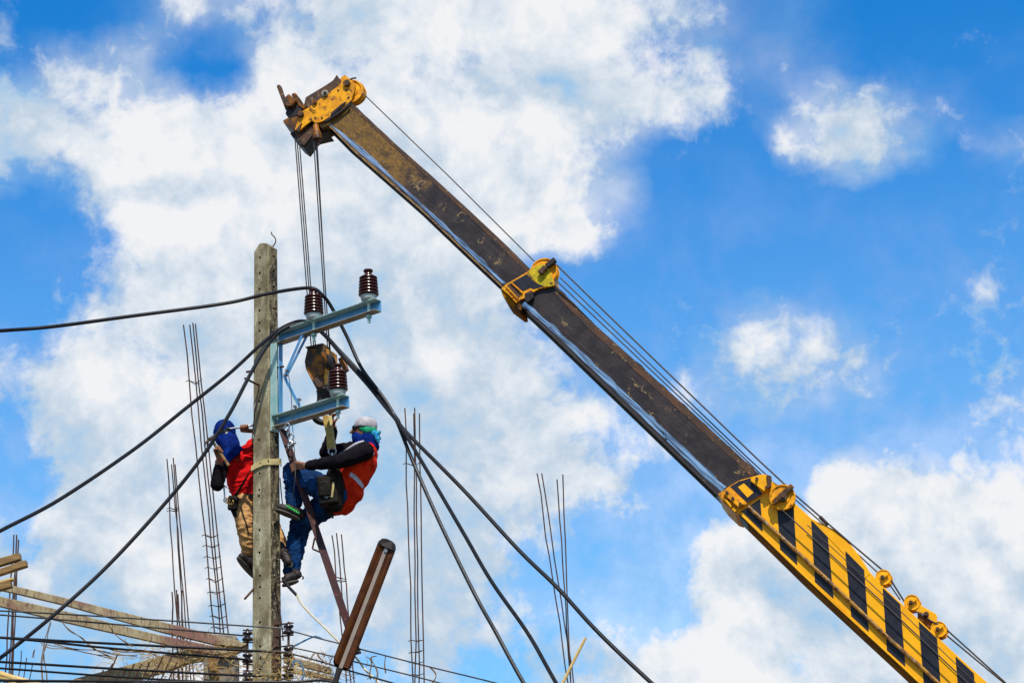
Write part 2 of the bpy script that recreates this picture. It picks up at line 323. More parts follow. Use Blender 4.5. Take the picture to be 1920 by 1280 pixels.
def mk_boomside():
    # greased steel: yellow grease smeared over the outer end and along the upper edge (x = metres from the tip)
    m = bpy.data.materials.new('boom_steel'); m.use_nodes = True; nt = m.node_tree; nt.nodes.clear(); T = NT(nt)
    tc = T.n('ShaderNodeTexCoord').outputs['Object']; x = T.n('ShaderNodeSeparateXYZ', ins={0: tc})
    n1 = T.noise(tc, 7, 8, 0.65); n2 = T.noise(tc, 40, 5, 0.7, 1.5)
    base = T.mix(T.ss(n1, 0.4, 0.6), (0.020, 0.015, 0.017, 1), (0.036, 0.026, 0.027, 1))
    streak = T.noise(T.n('ShaderNodeMapping', ins={0: tc, 3: (0.5, 9, 9)}).outputs[0], 6, 6, 0.6)
    base = T.mix(T.m('MULTIPLY', T.ss(streak, 0.52, 0.72), 0.6), base, (0.065, 0.045, 0.038, 1))
    g = T.m('ADD', T.m('MULTIPLY_ADD', n1, 1.6, -0.8), T.ss(x.outputs[0], 0.2, 2.0, 0.50, -0.30))
    n3 = T.noise(T.n('ShaderNodeMapping', ins={0: tc, 2: (0, 0, 0.6), 3: (1, 3.2, 1)}).outputs[0], 30, 7, 0.72, 0.8)
    g = T.m('MULTIPLY', T.ss(g, 0.0, 0.5), T.m('MULTIPLY_ADD', T.ss(n3, 0.38, 0.66), 0.75, 0.22))
    col = T.mix(T.m('MULTIPLY', g, 0.85), base, (0.34, 0.17, 0.018, 1))
    ws = T.n('ShaderNodeTexWave', wave_type='RINGS', ins={'Vector': tc, 'Scale': 2.6, 'Distortion': 9.0, 'Detail': 4.0, 'Detail Scale': 3.0, 'Detail Roughness': 0.7}).outputs[1]
    scr = T.m('MULTIPLY', T.ss(ws, 0.95, 0.995), T.ss(T.noise(tc, 5.0, 4), 0.56, 0.66))
    col = T.mix(T.m('MULTIPLY', scr, 0.8), col, (0.36, 0.24, 0.10, 1))
    b = T.n('ShaderNodeBsdfPrincipled', ins={'Base Color': col, 'Roughness': T.m('MULTIPLY_ADD', n1, 0.3, 0.35), 'Specular IOR Level': 0.2})
    bp = T.n('ShaderNodeBump', ins={'Strength': 1.0, 'Distance': 0.0015, 'Height': T.noise(tc, 45, 6, 0.65)}); nt.links.new(bp.outputs[0], b.inputs['Normal'])
    o = T.n('ShaderNodeOutputMaterial'); nt.links.new(b.outputs[0], o.inputs[0]); MATS['boom_steel'] = m
mk_boomside()

# ---------------- ground ----------------
b = MB(); N = 60
b.add([(-3000, -3000, 0), (3000, -3000, 0), (3000, 3000, 0), (-3000, 3000, 0)], [(0, 1, 2, 3)])
b.build('ground', M_['ground_earth'], kind='structure', origin=V((0, 0, 0)))
b = MB(); b.add([(-60, 2, 0.004), (60, 2, 0.004), (60, 12, 0.004), (-60, 12, 0.004)], [(0, 1, 2, 3)])
b.build('road', M_['asphalt'], kind='structure')
# ---------------- concrete utility pole ----------------
E1 = V((0.8, -0.6, 0)); E2 = V((0.6, 0.8, 0)); ZU = V((0, 0, 1))
pb = PY(500.5, 1270, 17); pt = PY(498, 465, 17)
def pole_c(z):
    t = (z-pb.z)/(pt.z-pb.z); return V((pb.x+(pt.x-pb.x)*t, 17, z))
def pole_wd(z):
    t = (z-pb.z)/(pt.z-pb.z); return 0.236-0.038*t, 0.150-0.020*t
ZT = pt.z-0.03
def pole_pt(s, e, z):   # s along E1 in half widths, e along E2 in half depths
    w, d = pole_wd(z); return pole_c(z)+E1*(s*w/2)+E2*(e*d/2)
pole = root('utility_pole', V((pole_c(0).x, 17, 0)), 'square weathered concrete power pole with rows of bolt holes that both workers climb', 'utility pole')
front_holes = [(487.6, 483), (487, 512), (487, 542), (486.5, 582), (486.5, 605), (486.5, 620), (486, 668), (486, 752), (485.7, 824), (486.5, 887), (486, 918), (485.4, 929), (486.5, 993), (486.5, 1035), (487.6, 1078.6), (487.6, 1100), (487, 1120.6), (487, 1166), (488, 1211), (488.6, 1232.6), (487, 1255)]
side_holes = [(515, 480), (514, 508), (515, 537), (515, 578), (514.5, 719.5), (514.5, 730), (513, 748), (518, 1051), (519.5, 1136), (519, 1190)]
def face_holes(b, holes, pfun, n_in, z0, z1, s_of, r=0.013, mi=0):
    # pfun(s,z): point of the face; holes cut as octagons with a tube going in
    hs = sorted(holes, key=lambda h: h[1]); z = z0; R = r*1.5
    for (s, hz) in hs:
        zlo = hz-R
        while zlo-z > 0.5:
            b.cm = mi; b.add([pfun(-1, z), pfun(1, z), pfun(1, z+0.45), pfun(-1, z+0.45)], [(0, 1, 2, 3)]); z += 0.45
        b.cm = mi
        if zlo > z: b.add([pfun(-1, z), pfun(1, z), pfun(1, zlo), pfun(-1, zlo)], [(0, 1, 2, 3)])
        zhi = hz+R
        out = [(-1, zlo), (s, zlo), (1, zlo), (1, hz), (1, zhi), (s, zhi), (-1, zhi), (-1, hz)]
        ang = [225, 270, 315, 0, 45, 90, 135, 180]; wv = (pfun(1, hz)-pfun(-1, hz)).length/2
        inn = [(s+math.cos(rad(a))*r/wv, hz+math.sin(rad(a))*r) for a in ang]
        O = [pfun(*p) for p in out]; I = [pfun(*p) for p in inn]; D = [p+n_in*0.05 for p in I]
        b.add(O+I, [(i, (i+1) % 8, (i+1) % 8+8, i+8) for i in range(8)])
        b.cm = 2; b.add(I+D, [(i, (i+1) % 8, (i+1) % 8+8, i+8) for i in range(8)]+[tuple(range(8, 16))])
        z = zhi
    b.cm = mi
    while z1-z > 1e-4:
        zz = min(z+0.45, z1); b.add([pfun(-1, z), pfun(1, z), pfun(1, zz), pfun(-1, zz)], [(0, 1, 2, 3)]); z = zz
CH = 0.88
fh = []; sh_ = []
for h in front_holes:
    w, d = pole_wd(7); p = PP(*h, pole_c(7)-E2*d/2, E2); c = pole_c(p.z); w, d = pole_wd(p.z); fh.append(((p-c).dot(E1)/(w/2)/CH, p.z))
for h in side_holes:
    w, d = pole_wd(7); p = PP(*h, pole_c(7)+E1*w/2, E1); c = pole_c(p.z); w, d = pole_wd(p.z); sh_.append((max(-.6, min(.6, (p-c).dot(E2)/(d/2)/0.84)), p.z))
extra = [(0.0, z) for z in (1.2, 1.6, 2.2, 2.6, 3.1, 3.6, 4.1)]
b = MB()
face_holes(b, fh+extra, lambda s, z: pole_pt(s*CH, -1, z), E2, 0, ZT, None, mi=0)
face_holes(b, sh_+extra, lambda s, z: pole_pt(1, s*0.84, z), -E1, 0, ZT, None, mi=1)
b.cm = 0
def quadstrip(f0, f1, mi):
    b.cm = mi; z = 0
    while z < ZT-1e-4:
        zz = min(z+0.5, ZT); b.add([f0(z), f1(z), f1(zz), f0(zz)], [(0, 1, 2, 3)]); z = zz
quadstrip(lambda z: pole_pt(CH, -1, z), lambda z: pole_pt(1, -0.84, z), 0)
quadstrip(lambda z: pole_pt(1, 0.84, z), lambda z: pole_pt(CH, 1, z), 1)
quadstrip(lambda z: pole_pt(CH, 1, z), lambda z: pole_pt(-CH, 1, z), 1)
quadstrip(lambda z: pole_pt(-CH, 1, z), lambda z: pole_pt(-1, 0.84, z), 0)
quadstrip(lambda z: pole_pt(-1, 0.84, z), lambda z: pole_pt(-1, -0.84, z), 0)
quadstrip(lambda z: pole_pt(-1, -0.84, z), lambda z: pole_pt(-CH, -1, z), 0)
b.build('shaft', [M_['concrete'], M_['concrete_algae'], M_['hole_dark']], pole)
# broken top
b = MB(); ring = [(-CH, -1), (-.5, -1), (-.2, -1), (.15, -1), (.5, -1), (CH, -1), (1, -.84), (1, 0), (1, .84), (CH, 1), (0, 1), (-CH, 1), (-1, .84), (-1, -.84)]
hh = [0.0, 0.035, 0.06, 0.055, 0.045, 0.03, 0.02, 0.015, 0.0, 0.0, 0.02, 0.01, 0.0, 0.0]
lo = [pole_pt(a*.995, e*.995, ZT-0.002) for a, e in ring]; hi = [pole_pt(a*.97, e*.97, ZT-0.002)+ZU*(h+.004) for (a, e), h in zip(ring, hh)]
n = len(ring); c0 = pole_c(ZT)+ZU*0.05
b.add(lo+hi+[c0], [(i, (i+1) % n, (i+1) % n+n, i+n) for i in range(n)]+[(i+n, (i+1) % n+n, 2*n) for i in range(n)])
b.build('broken_top', M_['concrete'], pole)
b = MB(); b.tube(spline(PYs([(509, 464), (514, 459), (517, 452), (515, 445), (510, 440), (509, 435)], 16.95)), 0.006, 6); b.build('wire_stub', M_['rusty_iron'], pole, smooth=True)
for seg in ([(462, 697, 16.95), (478, 695, 17.0)], [(459, 709, 16.8), (486, 722, 16.93)], [(459, 1122, 16.9), (476, 1103, 17.0)], [(531, 687, 16.82), (519, 689, 16.95)]):
    b = MB(); b.tube(PYs(seg), 0.011, 8); b.build('step_bolt', M_['rusty_iron'], pole, smooth=True)
b = MB(); b.tube(spline(PYs([(516, 1098, 16.9), (519, 1091, 16.86), (527, 1090, 16.86), (531, 1086, 16.9), (529, 1083, 16.96)])), 0.008, 8)
b.tube(spline(PYs([(517, 1092, 16.9), (520, 1120, 16.9), (527, 1160, 16.93), (531, 1200, 16.93)])), 0.006, 6); b.build('wire_hook', M_['rusty_iron'], pole, smooth=True)
b = MB(); b.tube(spline(PYs([(486, 722, 16.9), (482, 745, 16.9), (476, 790, 16.93), (472, 830, 16.93)])), 0.006, 6); b.build('ground_wire', M_['rusty_iron'], pole, smooth=True)

# ---------------- steel bracket and insulators ----------------
P0 = pole_c(8)
def PA(px, py, off=0.0): return PP(px, py, P0+E2*off, E2)
zu = (PA(525, 630).z+PA(705, 577).z)/2; zl = (PA(527, 786).z+PA(645, 755).z)/2
sx0 = pole_wd(8)[0]/2
br = root('crossarm_bracket', V((P0.x+0.1, 16.9, zl)), 'pale blue galvanised steel bracket with two arms bolted to the right face of the pole', 'bracket')
def along(px, z):    # distance s along E1 from the pole axis at height z under pixel px
    lo, hi = 0.0, 3.0
    for _ in range(40):
        m = (lo+hi)/2; p = V((P0.x, P0.y, z))+E1*m; d = p-CAMP; x = 960+FPX*d.dot(R_)/d.dot(F_)
        if x < px: lo = m
        else: hi = m
    return lo
def A(s, z, e=0.0): return V((P0.x, P0.y, z))+E1*s+E2*e
def proj(p): d = p-CAMP; return (960+FPX*d.dot(R_)/d.dot(F_), 640-FPX*d.dot(U_)/d.dot(F_))
def channel(z, s0, s1, name):
    h = 0.115; fl = 0.085; t = 0.009
    b = MB(); b.bar(A(s0, z, 0.04), A(s1, z, 0.04), t, h); m = b.build(name, M_['galv_sky_tint'], br, bevel=0.002)
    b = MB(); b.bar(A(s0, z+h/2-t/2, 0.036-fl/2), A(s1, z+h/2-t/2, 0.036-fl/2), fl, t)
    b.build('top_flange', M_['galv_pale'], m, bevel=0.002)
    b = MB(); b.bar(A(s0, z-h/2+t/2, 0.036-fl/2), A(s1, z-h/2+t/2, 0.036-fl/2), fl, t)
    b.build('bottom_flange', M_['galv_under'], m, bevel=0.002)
    return m
su1 = along(709, zu); sl1 = along(649, zl)
channel(zu, sx0+0.022, su1, 'upper_arm'); channel(zl, sx0+0.022, sl1, 'lower_arm')
su = sx0+0.012
ztop = zu-0.0575; zbot = zl-0.06
b = MB(); b.bar(A(su, zbot-0.03, -0.005), A(su, zu+0.02, -0.005), 0.1, 0.008, up=E1); b.build('back_plate', M_['galv_pale'], br, bevel=0.002)
b = MB(); b.bar(A(su+0.038, zl+.06, -0.045), A(su+0.038, ztop, -0.045), 0.008, 0.07, up=E1); b.build('upright', M_['galv_pale'], br, bevel=0.002)
b = MB(); b.bar(A(su+0.078, zl+.06, 0.0), A(su+0.078, ztop, 0.0), 0.05, 0.008, up=E1); b.build('upright', M_['galv_sky_tint'], br, label='blue outer flange of the upright', bevel=0.002)
jx = PA(534, 704, -0.03)
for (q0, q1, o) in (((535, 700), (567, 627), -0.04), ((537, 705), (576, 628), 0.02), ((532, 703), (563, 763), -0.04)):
    b = MB(); b.bar(PA(*q0, o), PA(*q1, o), 0.030, 0.006, up=E1.cross(ZU)*0+V(E2)); b.build('brace', M_['galv_sky_tint'], br, bevel=0.001)
b = MB(); b.bar(PA(533, 706, 0.01), PA(557, 756, 0.01), 0.026, 0.006, up=E2); b.build('brace', M_['galv_pale'], br, bevel=0.001)
for q in ((535, 703), (538, 695), (561, 749), (553, 762)):
    b = MB(); b.disc(PA(*q, -0.06), E2, 0.014, 0.03, 6); b.tube([PA(*q, -0.1), PA(*q, 0.05)], 0.006, 6); b.build('bolt', M_['steel'], br)
for zz in (zu-0.12, zl+0.25, zl+0.0):
    b = MB(); b.disc(A(su+0.012, zz, 0.0), E1, 0.016, 0.016, 6); b.build('bolt', M_['steel'], br)
# insulators
INSB = 0.0575
def insulator(px, z, pos, label):
    s = along(px, z); base = A(s, z+INSB, -0.003)
    r = root('pin_insulator', base, label, 'insulator', 'ribbed brown porcelain insulators on the bracket arms')
    b = MB(); prof = [(0.05, 0.062), (0.062, 0.062)]
    n = 6
    for k in range(n):
        h = 0.062+0.031*k; q = 0.094-0.002*k
        prof += [(0.060, h+0.004), (q*0.96, h+0.006), (q, h+0.013), (q*0.98, h+0.019), (0.066, h+0.029)]
    h = 0.062+0.031*n
    prof += [(0.060, h+0.004), (0.034, h+0.020), (0.030, h+0.034), (0.040, h+0.044), (0.045, h+0.056), (0.040, h+0.066), (0.02, h+0.069), (0.0001, h+0.07)]
    b.lathe(prof, base, ZU, 32); b.build('porcelain_body', M_['porcelain'], r, smooth=True)
    b = MB(); b.lathe([(0.052, 0.001), (0.066, 0.012), (0.072, 0.035), (0.074, 0.060), (0.05, 0.061)], base, ZU, 28); b.build('metal_cap', M_['galv_white'], r, smooth=True)
    b = MB(); b.tube([base+ZU*0.0, base-ZU*0.20], 0.014, 8); b.disc(base-ZU*0.142, ZU, 0.028, 0.022, 6); b.disc(base-ZU*0.012, ZU, 0.026, 0.01, 16)
    b.build('pin', M_['galv_pale'], r, smooth=True)
    return r
insulator(589, zu, 0, 'glossy brown ribbed insulator on the upper arm nearest the pole, carrying the black cable')
insulator(692, zu, 0, 'glossy brown ribbed insulator at the free outer end of the upper arm, topmost')
insulator(634, zl, 0, 'glossy brown ribbed insulator on the lower arm in front of the hook block')
# cable tie saddle on the first one is part of the cable

# ---------------- black cables ----------------
def cable(pts, r, label, name='power_cable', mat='cable_black', cat='cable', group=None, seg=8, k=10):
    P = PYs(pts); sp = spline(P, k)
    if pts[0][0] <= -100: sp = [sp[0]+(P[0]-P[1]).normalized()*7] + sp
    if pts[-1][1] >= 1290 and pts[-1][0] > 650: sp = sp + [sp[-1]+(P[-1]-P[-2]).normalized()*4]
    b = MB(); b.tube(sp, r, seg); return b.build(name, M_[mat], None, label, cat, group, smooth=True)
cable([(-200, 634, 14.6), (0, 620, 15.6), (100, 612, 15.9), (250, 592, 16.3), (420, 569, 16.6), (500, 551, 16.65), (560, 541, 16.62), (588, 541, 16.6), (604, 553, 16.62), (620, 573, 16.7), (650, 630, 16.75), (678, 690, 16.7), (715, 740, 16.6), (741, 783, 16.5), (775, 867, 16.3), (825, 980, 16.1), (889, 1111, 15.9), (931, 1187, 15.7), (982, 1280, 15.5), (1100, 1480, 15.0)], 0.0168, 'thick black cable rising over the inner insulator, lowest where it leaves to the left')
cable([(-150, 1075, 14.8), (0, 995, 15.7), (110, 937, 16.0), (250, 843, 16.3), (350, 764, 16.5), (430, 700, 16.6), (490, 645, 16.68), (530, 614, 16.75), (570, 602, 16.83), (603, 622, 16.85), (640, 661, 16.8), (685, 709, 16.7), (720, 752, 16.6), (745, 786, 16.5), (762, 810, 16.45), (868, 917, 16.1), (973, 1031, 15.9), (1045, 1101, 15.7), (1120, 1183, 15.6), (1222, 1280, 15.4), (1400, 1440, 15)], 0.0175, 'middle thick black cable from the left edge, ending furthest right at the bottom')
cable([(-120, 1325, 14.8), (0, 1233, 15.6), (100, 1153, 15.8), (200, 1062, 16.1), (300, 954, 16.35), (375, 862, 16.45), (430, 776, 16.5), (470, 700, 16.6), (500, 650, 16.7), (530, 618, 16.74), (575, 606, 16.80), (608, 628, 16.82), (650, 677, 16.77), (690, 722, 16.67), (722, 762, 16.57), (748, 795, 16.42), (792, 867, 16.2), (868, 997, 16.0), (922, 1090, 15.85), (990, 1187, 15.7), (1043, 1280, 15.5), (1160, 1480, 15)], 0.0175, 'lowest thick black cable sloping steeply up from the bottom left corner to the bracket')
cable([(530, 1083, 16.9), (540, 1098, 16.85), (556, 1115, 16.8)], 0.014, 'short dark sheathed cable end below the boot at the pole', k=6)
cable([(556, 1113, 16.8), (563, 1128, 16.8), (580, 1148, 16.8), (605, 1172, 16.8), (636, 1203, 16.8), (668, 1233, 16.8), (685, 1255, 16.8), (716, 1285, 16.7), (760, 1340, 16.5)], 0.009, 'thin cream coloured wire sagging from the pole behind the lamp', 'cream_wire', 'wire_white')
cable([(547, 1213, 16.85), (562, 1205, 16.85), (580, 1196, 16.85), (592, 1192, 16.85), (604, 1196, 16.85)], 0.008, 'upper blue wire loop right of the pole above the wires', 'blue_wire', 'wire_blue', k=6)
cable([(548, 1248, 16.8), (553, 1238, 16.8), (561, 1239, 16.8), (568, 1252, 16.8), (570, 1264, 16.8), (565, 1275, 16.8)], 0.008, 'lower blue wire loop by the third spool insulator', 'blue_wire', 'wire_blue', k=6)
cable([(541, 703, 16.7), (546, 740, 16.7), (548, 790, 16.72), (553, 860, 16.75), (553, 900, 16.72), (546, 940, 16.8)], 0.0035, 'thin pale cord hanging from the bracket down to the shoe', 'cord', 'wire_grey', k=5)
cable([(525, 895, 16.9), (527, 920, 16.9), (530, 945, 16.9), (533, 950, 16.9)], 0.005, 'thin dark tail of rope hanging at the pole edge by the knee', 'cord', 'leather_dark', k=5)

# ---------------- spool racks and low wires ----------------
def rack(px, ys, Y, label, out):
    r = root('spool_rack', PY(px, 1285, Y), label, 'insulator rack', 'spool insulator racks either side of the pole')
    b = MB(); b.tube(PYs([(px, ys[0]-14), (px, 1330)], Y), 0.011, 8); b.build('rod', M_['rusty_iron'], r, smooth=True)
    for y in ys:
        c = PY(px, y, Y); b = MB()
        b.lathe([(0.02, -0.042), (0.046, -0.040), (0.050, -0.028), (0.044, -0.016), (0.028, -0.006), (0.026, 0.006), (0.040, 0.014), (0.046, 0.024), (0.042, 0.036), (0.02, 0.042)], c, ZU, 20)
        b.build('spool', M_['porcelain_dull'], r, smooth=True)
        for dz in (-0.052, 0.056):
            b = MB(); b.bar(c+ZU*dz+V((0.04*out, 0, 0)), c+ZU*dz-V((0.13*out, -0.06, 0)), 0.035, 0.006); b.build('clevis', M_['rusty_iron'], r)
    if True:
        b = MB(); q = V((-0.115*out, 0.05, 0)); b.bar(PY(px, ys[0]-22, Y)+q, PY(px, 1330, Y)+q, 0.05, 0.012, up=(0, 1, 0)); b.build('back_strap', M_['rusty_iron'], r)
rack(541, (1179, 1221, 1260), 16.82, 'rack of three dark spool insulators on the right side of the pole', 1)
rack(464, (1192, 1233, 1268), 17.0, 'rack of dark spool insulators on the left side of the pole', -1)
LW = [([(-200, 1140, 15), (0, 1144.5, 15.5), (240, 1158, 16.2), (478, 1174, 16.7), (536, 1178, 16.76)], 'wire_grey', .0075, 'uppermost grey wire on the left, crossing the front of the pole'),
 ([(-200, 1138, 15), (0, 1152, 15.5), (220, 1170, 16.2), (460, 1191, 16.95)], 'wire_grey', .0075, 'second grey wire on the left, tied to the top spool'),
 ([(-200, 1184, 15), (0, 1194.5, 15.5), (212, 1206, 16.2), (470, 1219, 16.7), (540, 1223, 16.75)], 'cable_black', .0115, 'black wire on the left crossing below the beams, upper of the joined pair'),
 ([(-200, 1180, 15.1), (42, 1198, 15.6), (212, 1215, 16.2), (465, 1236, 16.95)], 'cable_black', .0105, 'black wire on the left, lower of the joined pair, ending at the left rack'),
 ([(-200, 1230, 15), (0, 1240, 15.5), (250, 1255, 16.2), (470, 1266, 16.7), (543, 1264, 16.75)], 'cable_black', .011, 'black wire low on the left, fifth from the top'),
 ([(-200, 1240, 15.1), (0, 1252, 15.6), (250, 1270, 16.3), (464, 1281, 16.95)], 'cable_black', .0095, 'black wire low on the left, sixth from the top'),
 ([(-200, 1271, 15), (0, 1275, 15.5), (250, 1277, 16.2), (530, 1278, 16.6), (615, 1276, 16.6), (700, 1300, 16.5)], 'cable_black', .012, 'lowest black wire running along the bottom edge past the pole'),
 ([(546, 1182, 16.82), (590, 1194, 16.8), (634, 1205, 16.75), (679, 1217, 16.7), (800, 1248, 16.4), (931, 1280, 16.0), (1100, 1325, 15.5)], 'rope_steel', .0065, 'uppermost thin dark wire running right from the top spool'),
 ([(547, 1213, 16.82), (585, 1221, 16.8), (625, 1230, 16.75), (662, 1239, 16.7), (800, 1273, 16.4), (950, 1315, 16.0)], 'rope_steel', .0065, 'second thin dark wire running right from the middle spool'),
 ([(547, 1225, 16.82), (585, 1235, 16.8), (620, 1245, 16.75), (653, 1256, 16.7), (737, 1280, 16.5), (900, 1330, 16.0)], 'cable_black', .008, 'third black wire running right behind the lamp')]
for pts, mm, r, lab in LW: cable(pts, r, lab, 'service_wire', mm, 'wire', 'thin service wires low across the picture', seg=6)

# ---------------- brown angle bar and lamp ----------------
bar = root('steel_angle_bar', PY(675, 1225, 16.72), 'long dark brown steel angle bar leaning from the lower arm down behind the lamp', 'angle bar')
p0 = PY(529, 803, 16.86); p1 = PY(671, 1226, 16.72); dd = (p1-p0).normalized(); sd = dd.cross(V((0, 1, 0))).normalized()
b = MB(); b.bar(p0, p1, 0.066, 0.007, up=V((0.25, -1, 0.1))); b.build('flange', M_['brown_steel'], bar, bevel=0.001)
b = MB(); q = sd*(-0.031); q = q if q.x > 0 else -q
b.bar(p0-q+V((0, 0.03, 0)), p1-q+V((0, 0.03, 0)), 0.055, 0.007, up=-q); b.build('flange', M_['brown_steel'], bar, bevel=0.001)
b = MB(); b.tube(PYs([(590, 1008, 16.8), (586, 1027, 16.8), (587, 1029, 16.8), (604, 1036, 16.78)]), 0.009, 6); b.build('hanger_wire', M_['rusty_iron'], bar)
b = MB(); b.disc(PY(674, 1220, 16.71), (0, 1, 0), 0.011, 0.006, 12); b.build('rivet', M_['galv_white'], bar)
a0 = PY(638, 1252, 16.55); a1 = PY(729, 1014, 16.62); ax = (a1-a0).normalized(); L = (a1-a0).length
nrm = (CAMP-a0); nrm = (nrm-ax*nrm.dot(ax)).normalized(); side = ax.cross(nrm)
nrm = (nrm*math.cos(rad(12))+side*math.sin(rad(12))).normalized(); side = ax.cross(nrm)
lamp = root('street_lamp', a0, 'long brown tubular fluorescent street lamp hanging tilted below the workers', 'lamp')
def lp(t, s, n): return a0+ax*t+side*s+nrm*n
W = 0.088
b = MB(); prof = []
secs = 9
def half(t, sc): return [lp(t, W*sc*math.cos(rad(a)), -0.06*sc*math.sin(rad(a))) for a in [180*k/secs for k in range(secs+1)]]
rings = [(0.0, 0.62), (0.03, 0.9), (0.07, 1.0), (L-0.09, 1.0), (L-0.045, 0.98), (L-0.01, 0.82), (L+0.01, 0.45)]
for t, sc in rings: b.v += half(t, sc)
m = secs+1
for i in range(len(rings)-1):
    for k in range(secs): b.f.append([i*m+k, i*m+k+1, (i+1)*m+k+1, (i+1)*m+k]); b.mi.append(0)
hs = b.build('housing', M_['lamp_dark'], lamp, smooth=True); md = hs.modifiers.new('sol', 'SOLIDIFY'); md.thickness = 0.004
# brown lens/reflector trough, shallow vee either side of the tube
for sg in (-1, 1):
    b = MB(); b.prism([lp(0.02, sg*0.018, 0.002), lp(0.02, sg*0.062, 0.022), lp(0.07, sg*(W-0.004), 0.0), lp(L-0.07, sg*(W-0.004), 0.0), lp(L-0.055, sg*0.07, 0.018), lp(L-0.055, sg*0.018, 0.002)], -nrm*0.006)
    b.build('reflector', M_['lamp_brown'], lamp, smooth=False)
b = MB(); b.bar(lp(-0.0, 0, 0.006), lp(L-0.06, 0, 0.006), 0.034, 0.010, up=nrm); b.build('light_strip', M_['lamp_tube'], lamp, bevel=0.002)
b = MB(); b.prism([lp(L-0.075, W*1.0, 0.004), lp(L-0.07, W*0.5, 0.024), lp(L-0.07, -W*.5, 0.024), lp(L-0.075, -W*1.0, 0.004), lp(L-0.035, -W*.97, 0.004), lp(L, -W*.72, 0.003), lp(L+.014, -W*.3, 0.003), lp(L+.014, W*.3, 0.003), lp(L, W*.72, 0.003), lp(L-0.035, W*.97, 0.004)], -nrm*0.02)
b.build('end_cap', M_['lamp_dark'], lamp, bevel=0.006)
b = MB(); b.disc(lp(L-0.095, 0, 0.014), nrm, 0.016, 0.014, 14); b.build('clip', M_['steel'], lamp)
b = MB(); b.tube([lp(0.0, 0, -0.02), lp(-0.05, 0.0, -0.01), lp(-0.16, 0.01, 0.0)], 0.03, 12, r1=0.022); b.build('mounting_spigot', M_['lamp_dark'], lamp, smooth=True)

# ---------------- shackle chain under the lower arm ----------------
ch = root('shackle_chain', PY(548, 835, 16.72), 'galvanised shackle and short chain hanging under the bracket', 'chain')
def ring(b, c, n, r1, r2, t, upd):
    n = V(n).normalized(); u = V(upd); u = (u-n*u.dot(n)).normalized(); w = n.cross(u)
    b.tube([c+u*(r1*math.cos(a))+w*(r2*math.sin(a)) for a in [2*math.pi*k/16 for k in range(17)]], t, 6)
for (x, y, n) in ((538, 800, (0, 1, 0)), (541, 811, (0.9, 0.5, 0)), (546, 820, (0.1, 1, 0.1)), (550, 829, (1, 0.4, 0)), (545, 834, (0.2, 1, 0))):
    b = MB(); ring(b, PY(x, y, 16.72), n, 0.034, 0.022, 0.008, (0.3, 0, 1)); b.build('link', M_['steel'], ch, smooth=True)
b = MB(); b.tube(PYs([(542, 836), (555, 829)], 16.71), 0.01, 8); b.build('pin', M_['steel'], ch)

# ---------------- hook block ----------------
HY = 16.80
hb = root('hook_block', PY(610, 760, HY), 'rusty yellow crane hook block hanging on its ropes behind the lower arm', 'hook block')
def H(px, py, d=0): return PY(px, py, HY+d)
bk = V((0.075, 0.21, 0))
fr = [H(*q) for q in ((576, 655), (579, 651), (611, 650), (612, 675), (607, 705), (608, 727), (602, 733), (594, 731), (573, 691), (571, 677))]
b = MB(); b.prism(fr, bk.normalized()*0.02); b.build('cheek_plate', M_['yellow_grease_shade'], hb, bevel=0.003)  # greasy front; its shade against the lit side plate is in the colour
b = MB(); b.prism([p+bk for p in fr], bk.normalized()*0.02); b.build('cheek_plate', M_['yellow_grease_shade'], hb, bevel=0.003)
b = MB(); b.prism([p-V((0, 0.008, 0)) for p in [H(594, 724), H(588, 712), H(594, 708), H(606, 708), H(607, 727), H(602, 732), H(595, 730)]], (0, -0.012, 0)); b.build('lug', M_['rust_edge'], hb)
b = MB(); b.prism([p-V((0, 0.008, 0)) for p in [H(593, 681), H(607, 679), H(605, 704), H(594, 708)]], (0, -0.01, 0)); b.build('cover', M_['yellow_grease_shade'], hb, bevel=0.002)
b = MB(); tp = [H(572, 650), H(605, 643), H(613, 650), H(577, 656)]; b.prism([tp[0], tp[1], tp[2], tp[3]], bk*0.3+V((0, 0, 0.004))); b.build('top_lip', M_['rust_edge'], hb)
b = MB(); e0 = H(611, 651)+bk*0.08; b.prism([H(612, 651)+V((0.004, .01, 0)), H(612, 675)+V((0.004, .01, 0)), H(608, 703)+V((0.004, .01, 0)), H(608, 728)+V((0.004, .01, 0)), H(608, 728)+bk, H(608, 703)+bk*0.98, H(612, 675)+bk*0.98, H(612, 651)+bk*.98], V((-0.012, 0, 0))); b.build('side_plate', M_['yellow_worn'], hb, bevel=0.002)
for k in range(3):
    b = MB(); b.disc(H(594, 676)+bk*(0.25+0.25*k), bk, 0.115, 0.035, 28, 0.008); b.build('sheave', M_['dark_steel'], hb, smooth=True)
b = MB(); b.disc(H(600, 723)-V((0, 0.03, 0)), (0, 1, 0), 0.028, 0.02, 6); b.disc(H(600, 723)-V((0, 0.022, 0)), (0, 1, 0), 0.036, 0.01, 16); b.build('bolt', M_['rusty_iron'], hb)
b = MB(); b.prism([p+bk*0.6 for p in [H(622, 664), H(628, 661), H(634, 672), H(638, 684), H(631, 687), H(626, 676)]], bk*0.3); b.build('guard', M_['yellow_grease_shade'], hb, bevel=0.003)
c = bk*0.5
b = MB(); b.lathe([(0.03, 0.0), (0.05, 0.03), (0.055, 0.07), (0.10, 0.12), (0.07, 0.16)], H(607, 753)+c*0.6, ZU, 16); b.build('swivel', M_['dark_steel'], hb, smooth=True)
hk = spline(PYs([(603, 737), (602, 752), (594, 764), (589, 774), (593, 786), (604, 792), (615, 790), (621, 781), (619, 773)], HY+0.06), 6)
b = MB(); b.tube(hk, 0.045, 12, r1=0.018); b.build('hook', M_['dark_steel'], hb, smooth=True)
